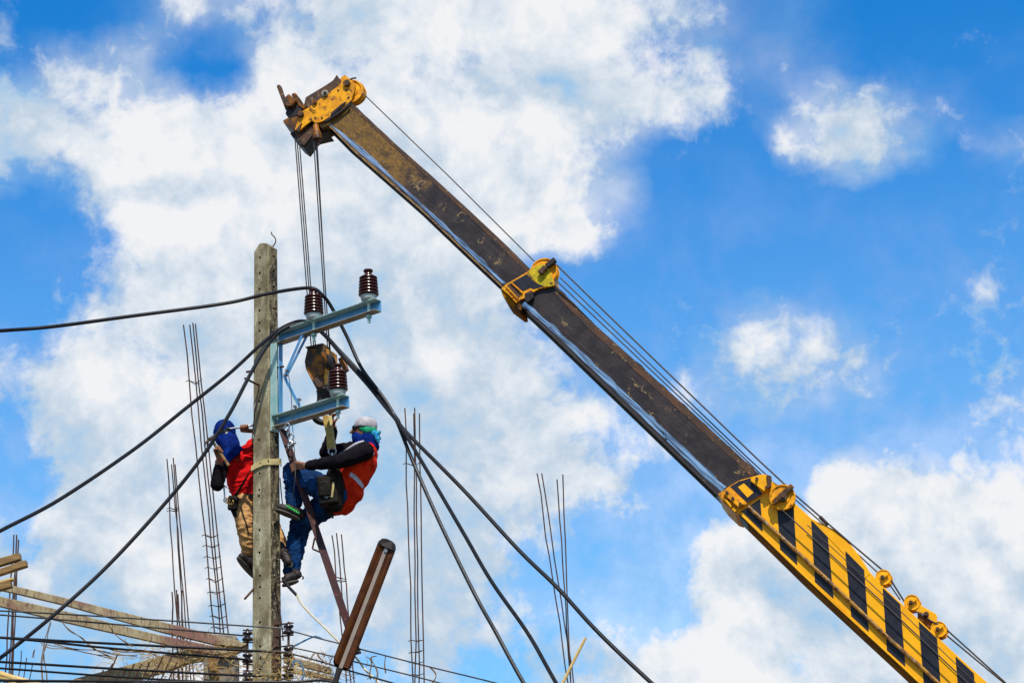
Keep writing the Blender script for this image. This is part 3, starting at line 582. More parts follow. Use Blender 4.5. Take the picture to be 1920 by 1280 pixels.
sl_ = root('webbing_sling', PY(620, 848, 16.72), 'twisted tan webbing sling hanging from the hook to the worker', 'sling')
def strap_mesh(pts, w, t, side=None):
    b = MB(); pts = [V(p) for p in pts]; n = len(pts)
    for i, p in enumerate(pts):
        d = (pts[min(i+1, n-1)]-pts[max(i-1, 0)]).normalized(); sN = side[i] if side else None
        vv = (CAMP-p); s = d.cross(vv).normalized() if sN is None else V(sN).normalized(); nn = s.cross(d).normalized()
        b.v += [p-s*w/2-nn*t/2, p+s*w/2-nn*t/2, p+s*w/2+nn*t/2, p-s*w/2+nn*t/2]
    for i in range(n-1):
        for k in range(4): b.f.append([i*4+k, i*4+(k+1) % 4, i*4+4+(k+1) % 4, i*4+4+k]); b.mi.append(0)
    b.f += [[3, 2, 1, 0], [n*4-4, n*4-3, n*4-2, n*4-1]]; b.mi += [0, 0]
    return b
strap_mesh(spline(PYs([(610, 779, 16.74), (613, 795, 16.73), (617, 815, 16.72), (619, 842, 16.72)]), 6), 0.055, 0.006).build('strap', M_['webbing'], sl_)
strap_mesh(spline(PYs([(618, 779, 16.80), (620, 797, 16.78), (623, 818, 16.75), (626, 842, 16.735)]), 6), 0.04, 0.006).build('strap', M_['webbing_pale'], sl_)
b = MB(); ring(b, PY(623, 846, 16.715), (0, 1, 0), 0.03, 0.036, 0.006, (0, 0, 1)); b.build('buckle_ring', M_['steel'], sl_, smooth=True)
b = MB(); b.tube(PYs([(623, 849), (623, 858)], 16.71), 0.009, 8); b.build('swivel', M_['steel'], sl_, smooth=True)
# ---------------- mobile crane boom ----------------
TIP = PY(640, 215, 16.75); BAS = PY(1785, 1230, 15.85)
hd = V((BAS.x-TIP.x, BAS.y-TIP.y, 0)).normalized()
SN = V((hd.y, -hd.x, 0)); SN = SN if SN.y < 0 else -SN              # side normal towards the camera
BD = (BAS-TIP).normalized(); BU = SN.cross(BD).normalized(); BU = BU if BU.z > 0 else -BU
CM = Matrix((( BD.x, BU.x, SN.x, TIP.x), (BD.y, BU.y, SN.y, TIP.y), (BD.z, BU.z, SN.z, TIP.z), (0, 0, 0, 1)))
crane = root('mobile_crane_boom', None, 'yellow and black striped telescopic crane boom reaching over the pole from the lower right', 'crane', M=CM)
def Q(px, py, w=0.0): return PP(px, py, TIP+SN*w, SN)
def Qs(l, w=0.0): return [Q(x, y, w) for x, y in l]
def plate(name, pts, w, th, mat, parent=crane, bev=0.003, label=None):
    b = MB(); b.prism(Qs(pts, w), -SN*th); return b.build(name, M_[mat], parent, bevel=bev, label=label)
def box4(name, a, b_, c, d, w, th, mat, parent=crane, **k): return plate(name, [a, b_, c, d], w, th, mat, parent, **k)
Z1 = lambda l: [(500+x/7.53, 120+y/7.53) for x, y in l]
Z6 = lambda l: [(880+x/8, 460+y/8) for x, y in l]
Z7 = lambda l: [(1320+x/5.817, 860+y/5.817) for x, y in l]
Z8 = lambda l: [(1560+x/4.923, 1020+y/4.923) for x, y in l]
# sections
W1, W2, W3 = -0.05, -0.025, 0.0
s3 = plate('base_section', [(1372, 948), (1386, 961), (1509, 1080), (1563, 1127.5), (1629, 1190), (1698, 1254.5), (1720, 1276), (1960, 1503), (2240, 1770), (2390, 1770), (2070, 1476), (1852.5, 1280), (1791.6, 1225), (1757, 1192.7), (1655.5, 1098), (1632, 1073), (1620, 1054), (1610.5, 1040.5), (1595, 1020), (1583, 1008), (1564, 992), (1522, 972), (1488.5, 941), (1461, 910), (1440, 897)], W3, 0.44, 'yellow_clean')
s2 = plate('middle_section', [(955, 553), (975, 572), (1024, 618), (1180, 768), (1345, 927), (1400, 980), (1490, 950), (1420, 885), (1270, 747), (1117.5, 610), (1047.5, 540), (1000, 497)], W2, 0.30, 'boom_steel')
s1 = plate('top_section', [(590, 226), (603, 240), (615.5, 234), (662, 281), (794, 397), (880, 479), (941, 536.5), (975, 565), (1020, 527), (993.7, 503.7), (950, 460), (884, 398), (810, 330), (739, 267.4), (658, 191.7), (640, 178)], W1, 0.25, 'boom_steel')
def rough_strip(up, lo, w, name, mat, parent, th=0.003, jit=1.6, n=60):
    def interp(l, t):
        L = [0]
        for a, c in zip(l, l[1:]): L.append(L[-1]+math.hypot(c[0]-a[0], c[1]-a[1]))
        x = t*L[-1]
        for i in range(len(l)-1):
            if x <= L[i+1]+1e-6:
                f = (x-L[i])/(L[i+1]-L[i]); return (l[i][0]+(l[i+1][0]-l[i][0])*f, l[i][1]+(l[i+1][1]-l[i][1])*f)
        return l[-1]
    b = MB(); U = []; Lw = []
    for i in range(n+1):
        t = i/n; u = interp(up, t); l = interp(lo, t); j = jit*(noise.noise(V((t*18, up[0][0], 0)))*1.6+0.5*noise.noise(V((t*70, 3, up[0][0]))))
        U.append(Q(u[0]+j*.7, u[1]-j*.7, w)); j *= 0.4; Lw.append(Q(l[0]-j*.7, l[1]+j*.7, w))
    for i in range(n):
        b.add([Lw[i], Lw[i+1], U[i+1], U[i], Lw[i]-SN*th, Lw[i+1]-SN*th, U[i+1]-SN*th, U[i]-SN*th], [(0, 1, 2, 3), (3, 2, 6, 7), (0, 4, 5, 1)])
    return b.build(name, M_[mat], parent)
rough_strip([(616, 229), (681, 279), (743, 338), (808, 397), (884, 467), (950, 531)], [(619, 234.5), (662, 276), (726, 331), (795, 393), (880, 474), (941, 531)], W1+0.003, 'wear_strip', 'polished_steel', s1)
rough_strip([(985, 565), (1046, 618), (1180, 742), (1320, 873), (1362, 912)], [(978, 571), (1037, 622), (1180, 758), (1320, 893), (1352, 922)], W2+0.003, 'wear_strip', 'polished_steel', s2, jit=2.2)
rough_strip([(660, 193), (739, 267.6), (884, 398.4), (993, 503.2)], [(656, 198), (736, 273), (879, 405), (988, 511)], W1+0.0028, 'upper_edge_band', 'rust_edge', s1, jit=1.0)
rough_strip([(1048, 541), (1117.5, 610.3), (1270, 747.5), (1418, 884)], [(1040, 549), (1108, 620), (1261, 757), (1409, 893)], W2+0.0028, 'upper_edge_band', 'rust_edge', s2, jit=2.4)
# rims along the lower edges
for (l, w, par, m) in (([(616, 235.5), (662, 282), (794, 397.5), (880, 479.5), (941, 537)], W1, s1, 'rusty_pipe'), ([(978, 574), (1024, 618), (1180, 768), (1345, 927)], W2, s2, 'dark_steel')):
    b = MB(); b.tube([Q(x, y, w+0.002) for x, y in l], 0.006, 6); b.build('edge_weld', M_[m], par, smooth=True)
    b = MB(); b.tube([Q(x, y+1, w-0.13)-BU*0.006 for x, y in l], 0.022, 8); b.build('centre_rib', M_['dark_steel'], par, smooth=True)
# stripes
S = [[(1390, 958), (1425.5, 935), (1430, 996.5)], [(1457, 950), (1487.6, 944), (1495, 1059), (1462.7, 1029)],
     [(1521, 975), (1552, 1003.5), (1563, 1122), (1528, 1090)], [(1585, 1032), (1620.5, 1068), (1629, 1184), (1596, 1154)],
     [(1655, 1101), (1688, 1132), (1697.7, 1249), (1663, 1218)], [(1722.5, 1164), (1757, 1196), (1766, 1312), (1732, 1281)]]
for k in range(4): S.append([(x+69*(k+1), y+65.5*(k+1)) for x, y in S[5]])
for q in S: plate('stripe', q, W3+0.002, 0.0015, 'stripe_black', s3, bev=0)
# lower chine lip and side rail
b = MB(); b.tube([Q(x, y, 0.001) for x, y in ((1386, 961.5), (1509, 1080.5), (1698, 1255), (1960, 1504))], 0.007, 6); b.build('chine', M_['yellow_clean'], s3, smooth=True)
b = MB(); b.prism([Q(x, y, -0.06)-BU*0.002 for x, y in ((1390, 964), (1509, 1080), (1698, 1254.5), (1960, 1503))]+[Q(x, y, -0.06)-BU*0.018 for x, y in ((1960, 1503), (1698, 1254.5), (1509, 1080), (1390, 964))], -SN*0.36); b.build('bottom_plate', M_['under_brown'], s3)
rl = [(1402.5, 949), (1461, 1002.7), (1543.5, 1079), (1560, 1094), (1661.6, 1191.5), (1732.6, 1255), (1900, 1413)]
b = MB(); b.tube([Q(x, y, 0.022) for x, y in rl], 0.017, 8); b.build('rail_pipe', M_['rusty_pipe'], s3, smooth=True)
b = MB(); b.tube([Q(x, y, 0.07) for x, y in ((1466, 955.4), (1560, 1041), (1655.5, 1129.7), (1814, 1279), (1960, 1420))], 0.006, 6); b.build('side_rope', M_['rope_steel'], crane, smooth=True)
b = MB(); b.tube([Q(x, y, 0.045) for x, y in ((1514, 984), (1560, 1026), (1700, 1156), (1790, 1242), (1960, 1402))], 0.004, 6); b.build('side_rope', M_['rope_steel'], crane, smooth=True)
plate('reinforcement', [(1522, 975), (1564, 995), (1583, 1011), (1595, 1023), (1610, 1044), (1619, 1056), (1631, 1075), (1620, 1084), (1585, 1040)], W3+0.004, 0.003, 'yellow_clean', s3, bev=0)
for q in S[3:4]: plate('stripe', q[:2]+[(1621.5, 1090), (1587, 1058)], W3+0.006, 0.0015, 'stripe_black', s3, bev=0)
# collar of base section
col = plate('collar', [(1345.8, 926), (1368, 910.7), (1385, 900.4), (1406, 894.4), (1430, 888), (1447, 897), (1430, 923.6), (1402.5, 942.5), (1392, 950), (1386, 963), (1377, 960), (1358, 942)], W3+0.028, 0.50, 'yellow_worn')
plate('black_panel', Z7([(285, 300), (380, 245), (500, 208), (640, 380), (470, 478)]), W3+0.030, 0.0015, 'stripe_black', col, bev=0)
plate('yellow_panel', Z7([(370, 305), (435, 265), (540, 365), (475, 420)]), W3+0.033, 0.0025, 'yellow_clean', col, bev=0)
plate('bolt_block', Z7([(210, 380), (260, 335), (430, 488), (380, 530)]), W3+0.075, 0.045, 'yellow_worn', col)
plate('bolt_block', Z7([(505, 235), (570, 190), (655, 168), (695, 175), (700, 318), (655, 352)]), W3+0.065, 0.035, 'yellow_clean', col)
plate('stop_plate', Z7([(680, 165), (735, 185), (730, 300), (700, 320)]), W3+0.09, 0.05, 'rust_edge', col)
plate('lug', Z7([(215, 440), (240, 430), (310, 510), (290, 530)]), W3+0.06, 0.03, 'yellow_clean', col)
plate('lug', Z7([(300, 540), (320, 520), (365, 560), (335, 578)]), W3+0.05, 0.02, 'yellow_clean', col)
for q in ((250, 365), (395, 490), (315, 430), (575, 215), (680, 310)):
    x, y = Z7([q])[0]; b = MB(); b.disc(Q(x, y, W3+0.08), SN, 0.014, 0.022, 6); b.build('bolt', M_['rusty_iron'], col)
def sheave(name, px, py, r, w, th, mat, parent=crane, groove=True):
    c = Q(px, py, w); b = MB()
    pr = [(0.02, -th/2), (r*0.55, -th/2), (r*0.6, -th*0.3), (r*0.86, -th*0.3), (r*0.9, -th/2), (r, -th/2), (r*0.9, 0), (r, th/2), (r*0.9, th/2), (r*0.86, th*0.3), (r*0.6, th*0.3), (r*0.55, th/2), (0.02, th/2)]
    b.lathe(pr, c, SN, 32); return b.build(name, M_[mat], parent, smooth=True)
x, y = Z7([(857, 420)])[0]
sheave('sheave', x, y, 0.112, W3+0.045, 0.05, 'yellow_worn')
b = MB(); b.bar(Q(*Z7([(755, 480)])[0], W3+0.09), Q(*Z7([(965, 290)])[0], W3+0.09), 0.045, 0.02, up=SN); b.build('sheave_guard', M_['yellow_grease_shade'], crane, bevel=0.003)
b = MB(); b.disc(Q(x, y, W3+0.08), SN, 0.04, 0.06, 16, 0.005); b.disc(Q(x+.5, y-3, W3+0.12), SN, 0.018, 0.03, 6); b.build('axle', M_['rust_edge'], crane)
# small guide sheaves on the back
for (q, r) in (((475, 305), 0.066), ((738, 537), 0.066), ((985, 783), 0.066)):
    x, y = Z8([q])[0]
    sheave('guide_sheave', x, y, r, W3-0.02, 0.035, 'yellow_clean')
    sheave('guide_sheave', x+3, y+5, r, W3-0.09, 0.035, 'yellow_worn')
    b = MB(); b.disc(Q(x-2, y, W3+0.008), SN, 0.018, 0.03, 12); b.disc(Q(x-2, y, W3+0.02), SN, 0.01, 0.03, 6); b.build('axle', M_['rust_edge'], crane)
    b = MB(); b.bar(Q(x-4, y+1, W3+0.012), Q(x+9, y-8, W3+0.012), 0.026, 0.012, up=SN); b.build('keeper', M_['yellow_clean'], crane, bevel=0.003)
plate('guide_bracket', Z8([(700, 560), (795, 545), (960, 640), (972, 665), (968, 718), (930, 720), (850, 640), (760, 610)]), W3-0.01, 0.02, 'yellow_clean')
plate('guide_bracket', Z8([(430, 330), (520, 370), (500, 395), (400, 300)]), W3-0.03, 0.05, 'yellow_worn')
plate('guide_bracket', Z8([(790, 620), (880, 660), (1000, 790), (1020, 870), (900, 780), (790, 680)]), W3-0.04, 0.05, 'yellow_grease_shade')
x, y = Z8([(870, 645)])[0]; b = MB(); b.disc(Q(x, y, W3), SN, 0.022, 0.03, 12); b.disc(Q(x, y, W3+.015), SN, 0.013, 0.03, 6); b.build('bolt', M_['rusty_iron'], crane)
# mid head
mh = plate('middle_head', Z6([(480, 645), (500, 620), (560, 575), (700, 495), (860, 400), (935, 330), (990, 280), (1060, 260), (1140, 262), (1210, 290), (1250, 430), (1280, 600), (1050, 650), (965, 700), (920, 680), (830, 730), (830, 790), (740, 830), (700, 860), (640, 790), (540, 700)]), W2+0.03, 0.36, 'yellow_worn')
plate('moss_plate', Z6([(880, 395), (960, 330), (1040, 290), (1130, 285), (1200, 330), (1240, 470), (1275, 595), (1180, 620), (1100, 605), (1010, 560), (900, 430)]), W2+0.034, 0.003, 'yellow_moss', mh, bev=0)
plate('black_panel', Z6([(645, 550), (860, 430), (1010, 570), (1110, 612), (970, 655), (915, 635), (800, 688)]), W2+0.033, 0.002, 'stripe_black', mh, bev=0)
plate('pocket', Z6([(555, 600), (620, 565), (785, 715), (735, 795)]), W2+0.034, 0.003, 'rust_edge', mh, bev=0)
for l in ([(540, 610), (555, 600), (735, 790), (720, 800)], [(620, 560), (635, 552), (800, 705), (785, 715)], [(540, 690), (570, 690), (655, 775), (640, 790)], [(645, 800), (665, 800), (720, 845), (700, 860)]):
    plate('rim', Z6(l), W2+0.05, 0.02, 'yellow_worn', mh, bev=0.001)
plate('pad_block', Z6([(830, 725), (925, 672), (962, 702), (962, 780), (880, 850), (830, 820)]), W2+0.055, 0.06, 'dark_steel', mh)
plate('pad_block', Z6([(840, 715), (925, 668), (960, 700), (870, 745)]), W2+0.058, 0.02, 'rust_edge', mh)
plate('bottom_collar', Z6([(468, 655), (740, 820), (775, 905), (785, 965), (740, 975), (560, 840), (500, 750)]), W2+0.012, 0.33, 'under_brown', mh)
for k, w in enumerate((W2-0.0, W2-0.09, W2-0.18, W2-0.27)):
    x, y = Z6([(1125+8*k, 395+10*k)])[0]; sheave('sheave', x, y, 0.127, w, 0.05, 'yellow_worn')
b = MB(); b.bar(Q(*Z6([(1050, 420)])[0], W2+0.065), Q(*Z6([(1150, 325)])[0], W2+0.065), 0.05, 0.04, up=SN); b.build('axle', M_['rust_edge'], crane, bevel=0.008)
b = MB(); b.bar(Q(*Z6([(1160, 320)])[0], W2+0.05), Q(*Z6([(1290, 215)])[0], W2+0.05), 0.045, 0.05, up=SN); b.build('sheave_guard', M_['dark_steel'], crane, bevel=0.004)
# boom head
HW = -0.02
hp = Z1([(440, 775), (445, 720), (520, 655), (620, 595), (760, 490), (880, 405), (985, 330), (1050, 260), (1045, 195), (1100, 152), (1190, 225), (1255, 290), (1235, 390), (1190, 520), (1120, 590), (980, 700), (890, 750), (790, 812), (690, 838), (640, 800), (570, 850), (455, 950), (395, 930), (415, 860)])
head = plate('boom_head', hp, HW, 0.025, 'yellow_worn')
plate('far_plate', Z1([(330, 985), (350, 965), (640, 870), (780, 830), (870, 960), (780, 980), (660, 1010), (530, 1185), (450, 1130)]), HW-0.10, 0.22, 'dark_steel', head)
plate('top_cover', Z1([(550, 470), (760, 345), (930, 240), (990, 150), (1022, 200), (1045, 260), (985, 335), (880, 408), (760, 495), (620, 600), (545, 640), (530, 560)]), HW-0.06, 0.03, 'rust_edge', head)
plate('far_plate', Z1([(560, 500), (990, 190), (1240, 300), (1190, 520), (980, 700), (700, 830), (480, 900), (460, 700)]), HW-0.34, 0.02, 'yellow_grease_shade', head)
plate('lower_plate', Z1([(232, 795), (300, 760), (420, 735), (450, 780), (430, 840), (395, 935), (240, 830)]), HW-0.02, 0.30, 'yellow_grease_shade', head)
plate('gusset', Z1([(400, 935), (500, 822), (455, 955)]), HW+0.05, 0.02, 'rust_edge', head)
plate('stiffener', Z1([(895, 720), (915, 680), (1060, 560), (1110, 530), (1105, 560), (1000, 665), (905, 745)]), HW+0.018, 0.018, 'dark_steel', head)
plate('lower_flange', Z1([(790, 812), (890, 745), (1120, 590), (1195, 510), (1170, 590), (1000, 720), (850, 815)]), HW+0.012, 0.012, 'dark_steel', head)
for (q, r, t) in (((823, 415), 0.034, 0.022), ((1130, 275), 0.036, 0.03), ((675, 540), 0.026, 0.02), ((480, 710), 0.032, 0.03)):
    x, y = Z1([q])[0]; b = MB(); b.disc(Q(x, y, HW+t/2), SN, r, t, 20, 0.004); b.build('pin', M_['galv_under'] if r > 0.03 and q[0] == 823 else M_['yellow_grease_shade'], head, smooth=True)
    b = MB(); b.disc(Q(x, y, HW+t+0.002), SN, r*0.55, 0.006, 16); b.build('bolt', M_['hole_dark'] if q[0] == 823 else M_['rusty_iron'], head)  # on the pale ring pin this dark disc paints the shade of its hole
for q in ((1010, 375), (685, 760), (780, 765), (1155, 475)):
    x, y = Z1([q])[0]; b = MB(); b.disc(Q(x, y, HW+0.002), SN, 0.010, 0.006, 8); b.build('hole_disc', M_['hole_dark'], head)  # flat dark discs in place of open holes, their shade put into the colour
b = MB(); b.tube([Q(*Z1([q])[0], HW+0.012) for q in ((605, 610), (665, 665), (688, 650))], 0.005, 6); b.build('latch_wire', M_['rusty_iron'], head)
for k in range(4):
    x, y = Z1([(1190+14*k, 400+8*k)])[0]; sheave('sheave', x, y, 0.125, HW-0.06-0.075*k, 0.05, 'yellow_worn')
for k in range(3):
    x, y = Z1([(520+10*k, 760+12*k)])[0]; sheave('sheave', x, y, 0.115, HW-0.07-0.09*k, 0.05, 'dark_steel')
b = MB(); b.tube([Q(*Z1([q])[0], HW+0.0) for q in ((1180, 220), (1215, 205), (1265, 200))], 0.008, 6); b.tube([Q(*Z1([q])[0], HW-0.05) for q in ((1310, 365), (1320, 325), (1335, 318), (1340, 345), (1320, 365))], 0.005, 6); b.build('rope_guard', M_['rusty_iron'], head)
# auxiliary jib bracket at the left
plate('jib_arm', Z1([(140, 320), (150, 295), (180, 292), (200, 310), (250, 470), (300, 640), (290, 680), (262, 640)]), HW-0.05, 0.05, 'rust_edge', head)
plate('jib_bracket', Z1([(240, 480), (308, 420), (418, 505), (350, 600), (285, 600), (245, 545)]), HW+0.02, 0.10, 'yellow_grease_shade', head, bev=0.006)
plate('jib_bracket', Z1([(345, 430), (375, 405), (410, 410), (480, 500), (545, 610), (520, 640), (450, 590)]), HW-0.02, 0.10, 'yellow_grease_shade', head, bev=0.006)
plate('jib_bracket', Z1([(262, 700), (300, 580), (400, 560), (480, 580), (520, 640), (440, 700), (420, 740), (300, 750)]), HW-0.03, 0.16, 'dark_steel', head, bev=0.006)
plate('cross_plate', Z1([(400, 960), (640, 870), (700, 850), (740, 850), (650, 1000), (530, 1150), (440, 1120)]), HW-0.04, 0.02, 'rust_edge', head)
# rope socket
c0 = Q(*Z1([(690, 850)])[0], HW+0.03); c1 = Q(*Z1([(718, 1080)])[0], HW+0.03); L_ = (c1-c0).length
b = MB(); b.lathe([(0.018, 0), (0.028, 0.02), (0.03, L_*.3), (0.046, L_*.62), (0.048, L_*.95), (0.03, L_)], c0, c1-c0, 16); b.build('rope_socket', M_['yellow_grease_shade'], head, smooth=True)
b = MB(); b.tube([Q(*Z1([q])[0], HW+0.03) for q in ((715, 1080), (712, 1110), (712, 1140))], 0.012, 6); b.bar(Q(*Z1([(695, 1130)])[0], HW+.03), Q(*Z1([(748, 1125)])[0], HW+.03), 0.02, 0.02); b.build('rope_clip', M_['rusty_iron'], head)
# hoist ropes
def rope(pts, r=0.0062):
    b = MB(); b.tube(pts, r, 6); return b.build('hoist_rope', M_['rope_steel'], crane, smooth=True)
for (x0, y0, x1, y1, d) in ((553, 258, 584, 655, 0.0), (557, 262, 588.5, 655, 0.06), (561, 262, 592, 655, 0.12), (588, 262, 615, 665, 0.05), (592, 262, 618.5, 668, 0.12)):
    rope([PY(x0, y0, 16.72+d), PY(x1, y1, 16.86+d*0.6)])
rope([Q(594.5, 268, HW+0.03), PY(598, 330, 16.76), PY(610, 545, 16.82), PY(620, 668, 16.9)])
rope([Q(677, 172, HW-0.06), Q(840, 329, HW-0.05), Q(1002, 490, W2-0.05)])
rope([Q(1044, 497, W2), Q(1120, 571, W2), Q(1420, 860, W3+0.02), Q(1473, 909, W3+0.04)], 0.008)
rope([Q(1051, 521, W2-0.02), Q(1120, 587.5, W2-0.02), Q(1403, 859, W2), Q(1436, 889, W2)])
rope([Q(1040, 523, W2+0.05), Q(1120, 598.7, W2+0.03), Q(1399, 862, W2), Q(1431, 893, W2)])
rope([Q(1487, 924, W3+0.02), Q(1540, 970, W3+0.02), Q(1597.6, 1020, W3), Q(1657, 1070, W3-0.02), Q(1668, 1083, W3-0.02), Q(1698, 1131, W3-0.04)], 0.008)
rope([Q(1488, 933, W3-0.02), Q(1545, 983, W3-0.04), Q(1611, 1041, W3-0.08), Q(1647, 1074, W3-0.09), Q(1668, 1095, W3-0.09), Q(1688, 1124, W3-0.09)])
rope([Q(1718, 1146, W3+0.0), Q(1745, 1163, W3+0.0), Q(1772, 1177, W3-0.02), Q(1885, 1279, W3-0.02), Q(2100, 1475, W3-0.02)], 0.0075)
rope([Q(1771, 1187, W3-0.08), Q(1882, 1279, W3-0.08), Q(2090, 1475, W3-0.08)], 0.0075)
b = MB(); b.tube([Q(1537, 968, W3+0.02), Q(1553, 984, W3+0.0)], 0.017, 8); b.build('rope_clamp', M_['rusty_iron'], crane)

# ---------------- background building shell ----------------
BY = 21.0
def YB(l, Y=BY): return [PY(x, y, Y) for x, y in l]
def beam(l, Y, th, label, mat='beam_board', name='timber_beam', cat='beam', group=None):
    b = MB(); b.prism(YB(l, Y), V((0, th, 0))); return b.build(name, M_[mat], None, label, cat, group, bevel=0.004)
beam([(18, 1095.5), (120, 1119.5), (280, 1159), (450, 1201), (463, 1207), (452, 1212), (400, 1207), (300, 1183), (120, 1133), (23, 1110), (-500, 994), (-500, 972)], BY, 0.09, 'upper stained roof beam running from the left edge to the column', group='stained roof beams on the left')
beam([(-500, 998), (0, 1117), (140, 1149), (280, 1185), (412, 1213), (440, 1222), (400, 1226), (350, 1216), (120, 1165), (-500, 1014)], BY-0.2, 0.09, 'lower stained roof beam running just below the upper one', group='stained roof beams on the left')
beam([(120, 1286), (140, 1271), (225, 1250), (307, 1227), (335, 1220), (462, 1205), (460, 1214), (440, 1218), (440, 1228), (355, 1240), (325, 1252), (250, 1274), (200, 1290)], BY+0.15, 0.12, 'short beam rising from the bottom edge to the column head among dry vines', group='stained roof beams on the left')
beam([(531, 1226), (585, 1240), (620, 1250), (620, 1262), (560, 1247), (531, 1240)], BY+0.1, 0.1, 'weathered beam end right of the pole among vines, upper one', group='beam ends right of the pole')
beam([(531, 1246), (600, 1261), (625, 1267), (625, 1274), (560, 1262), (531, 1256)], BY+0.3, 0.1, 'weathered beam end right of the pole among vines, lower one', group='beam ends right of the pole')
cl = root('concrete_column', PY(414, 1290, BY+0.25), 'rough concrete column with a rusty dowel at the bottom left of the pole', 'column')
cx = PY(414, 1260, BY+0.25)
b = MB(); b.hexa([V((cx.x-.26, BY+.1, 0)), V((cx.x+.26, BY+.1, 0)), V((cx.x+.26, BY+.5, 0)), V((cx.x-.26, BY+.5, 0)), V((cx.x-.17, BY+.1, cx.z+0.2)), V((cx.x+.17, BY+.1, cx.z+0.2)), V((cx.x+.17, BY+.5, cx.z+0.2)), V((cx.x-.17, BY+.5, cx.z+0.2))])
b.v[0].x = b.v[3].x = cx.x-.19; b.v[1].x = b.v[2].x = cx.x+.19
b.build('shaft', M_['column_conc'], cl, bevel=0.01)
b = MB(); b.prism(YB([(400, 1187), (442, 1190), (444, 1215), (402, 1212)], BY+0.12), V((0, .3, 0))); b.build('capital', M_['column_conc'], cl, bevel=0.012)
b = MB(); b.bar(PY(398, 1232, BY+.05), PY(406, 1290, BY+.05), 0.09, 0.03, up=(0, 1, 0)); b.build('formwork_board', M_['timber'], cl)
b = MB(); b.prism(YB([(408, 1213), (461, 1204), (463, 1210), (455, 1219), (430, 1230), (410, 1232)], BY+0.02), V((0, .07, 0))); b.build('formwork_board', M_['timber'], cl, bevel=0.004)
tb = [([(-400, 1150), (0, 1045), (36, 1035.5), (37.5, 1047.5), (0, 1058.7), (-400, 1166)], 'timber', 'brown timber batten end at the left edge, topmost of three'),
      ([(-400, 1190), (0, 1065), (47.5, 1048.7), (49.5, 1060), (0, 1076), (-400, 1205)], 'timber', 'brown timber batten end at the left edge, longest and in the middle'),
      ([(-400, 1180), (0, 1092), (19, 1088), (20, 1099), (0, 1105), (-400, 1196)], 'timber', 'brown timber batten end at the left edge, lowest of three'),
      ([(-300, 1152), (0, 1087), (23, 1082), (25, 1085.5), (0, 1092), (-300, 1158)], 'timber_new', 'thin pale yellow stick above the lowest batten at the left edge')]
for l, mm, lab in tb: beam(l, BY-0.8, 0.09, lab, mm, 'timber_batten', 'batten', 'timber batten ends at the left edge')
def stick(pts, r, lab, mm='timber_new', name='bamboo_pole', cat='pole', grp=None, r1=None):
    b = MB(); b.tube(spline(PYs(pts), 5), r, 10, r1=r1); return b.build(name, M_[mm], None, lab, cat, grp, smooth=True)
stick([(-400, 1130, 20), (0, 1263, 20), (30, 1272, 20), (90, 1290, 20)], 0.035, 'yellow bamboo pole lying in the bottom left corner, upper one', grp='bamboo in the bottom left corner')
stick([(-400, 1200, 20), (0, 1270, 20), (14, 1276, 20), (60, 1296, 20)], 0.03, 'yellow bamboo pole lying in the bottom left corner, lower one', grp='bamboo in the bottom left corner')
stick([(1098, 1195, 22), (1075, 1240, 22), (1035, 1320, 22)], 0.015, 'pale bamboo stick leaning below the fanned rebar on the right', r1=0.02)
# unfinished building the bars stand on (its slabs lie below the view)
bd = root('unfinished_building', V((-4, 23.5, 0)), 'unfinished concrete frame building behind the pole, its floor slab below the rebar', 'building')
b = MB(); b.hexa([V((-9, 20.6, 4.3)), V((1.9, 20.6, 4.3)), V((1.9, 27, 4.3)), V((-9, 27, 4.3)), V((-9, 20.6, 4.5)), V((1.9, 20.6, 4.5)), V((1.9, 27, 4.5)), V((-9, 27, 4.5))]); b.build('floor_slab', M_['column_conc'], bd)
for x in (-8.8, -5.2, -1.6, 1.7):
    for y in (20.8, 26.8):
        b = MB(); b.bar((x, y, 0), (x, y, 4.3), 0.3, 0.3, up=(0, 1, 0)); b.build('column', M_['column_conc'], bd)
SLAB = 4.5
def cage(bars, ties, Y, label, r=0.0085, dep=0.09, name='rebar_cage', group='rebar cages rising behind the pole'):
    tops = [PY(x0, y0, Y+(dep if i in (1, 2) else 0)) for i, (x0, y0, x1, y1) in enumerate(bars)]
    bots = [PY(x1, y1, Y+(dep if i in (1, 2) else 0)) for i, (x0, y0, x1, y1) in enumerate(bars)]
    ext = []
    for t, q in zip(tops, bots):
        d = q-t; k = (SLAB-t.z)/d.z; ext.append(t+d*k)
    c = sum(ext, V())/len(ext); rt = root(name, V((c.x, c.y, SLAB)), label, 'rebar', group)
    for i, (t, q) in enumerate(zip(tops, ext)):
        n = 14; ph = i*7.3
        pts = [t+(q-t)*(k/n)+V((noise.noise(V((k*.5, ph, 0))), noise.noise(V((k*.5, ph, 9))), 0))*0.02 for k in range(n+1)]
        b = MB(); b.tube(pts, r, 6); b.build('rebar', M_['rebar'], rt, smooth=True)
    for y in ties:
        cs = []
        for (x0, y0, x1, y1), t, q in zip(bars, tops, ext):
            f = (y-y0)/(y1-y0); x = x0+(x1-x0)*f
            tz = PY(x, y, t.y).z; k = (t.z-tz)/(t.z-q.z); cs.append(t+(q-t)*k)
        zz = sum(p.z for p in cs)/len(cs)
        order = [0, 1, 3, 2] if len(cs) == 4 else list(range(len(cs)))
        cc = sum(cs, V())/len(cs)
        loop = [V((p.x, p.y, zz))+(V((p.x-cc.x, p.y-cc.y, 0)).normalized()*0.012)+V((0, 0, random.uniform(-.012, .012))) for p in (cs[k] for k in order)]
        b = MB(); b.tube(loop+[loop[0]], 0.005, 5)
        tail = loop[0]; b.tube([tail, tail+V((-0.03, 0, -0.015))], 0.005, 5); b.build('tie_ring', M_['rebar'], rt)
    return rt
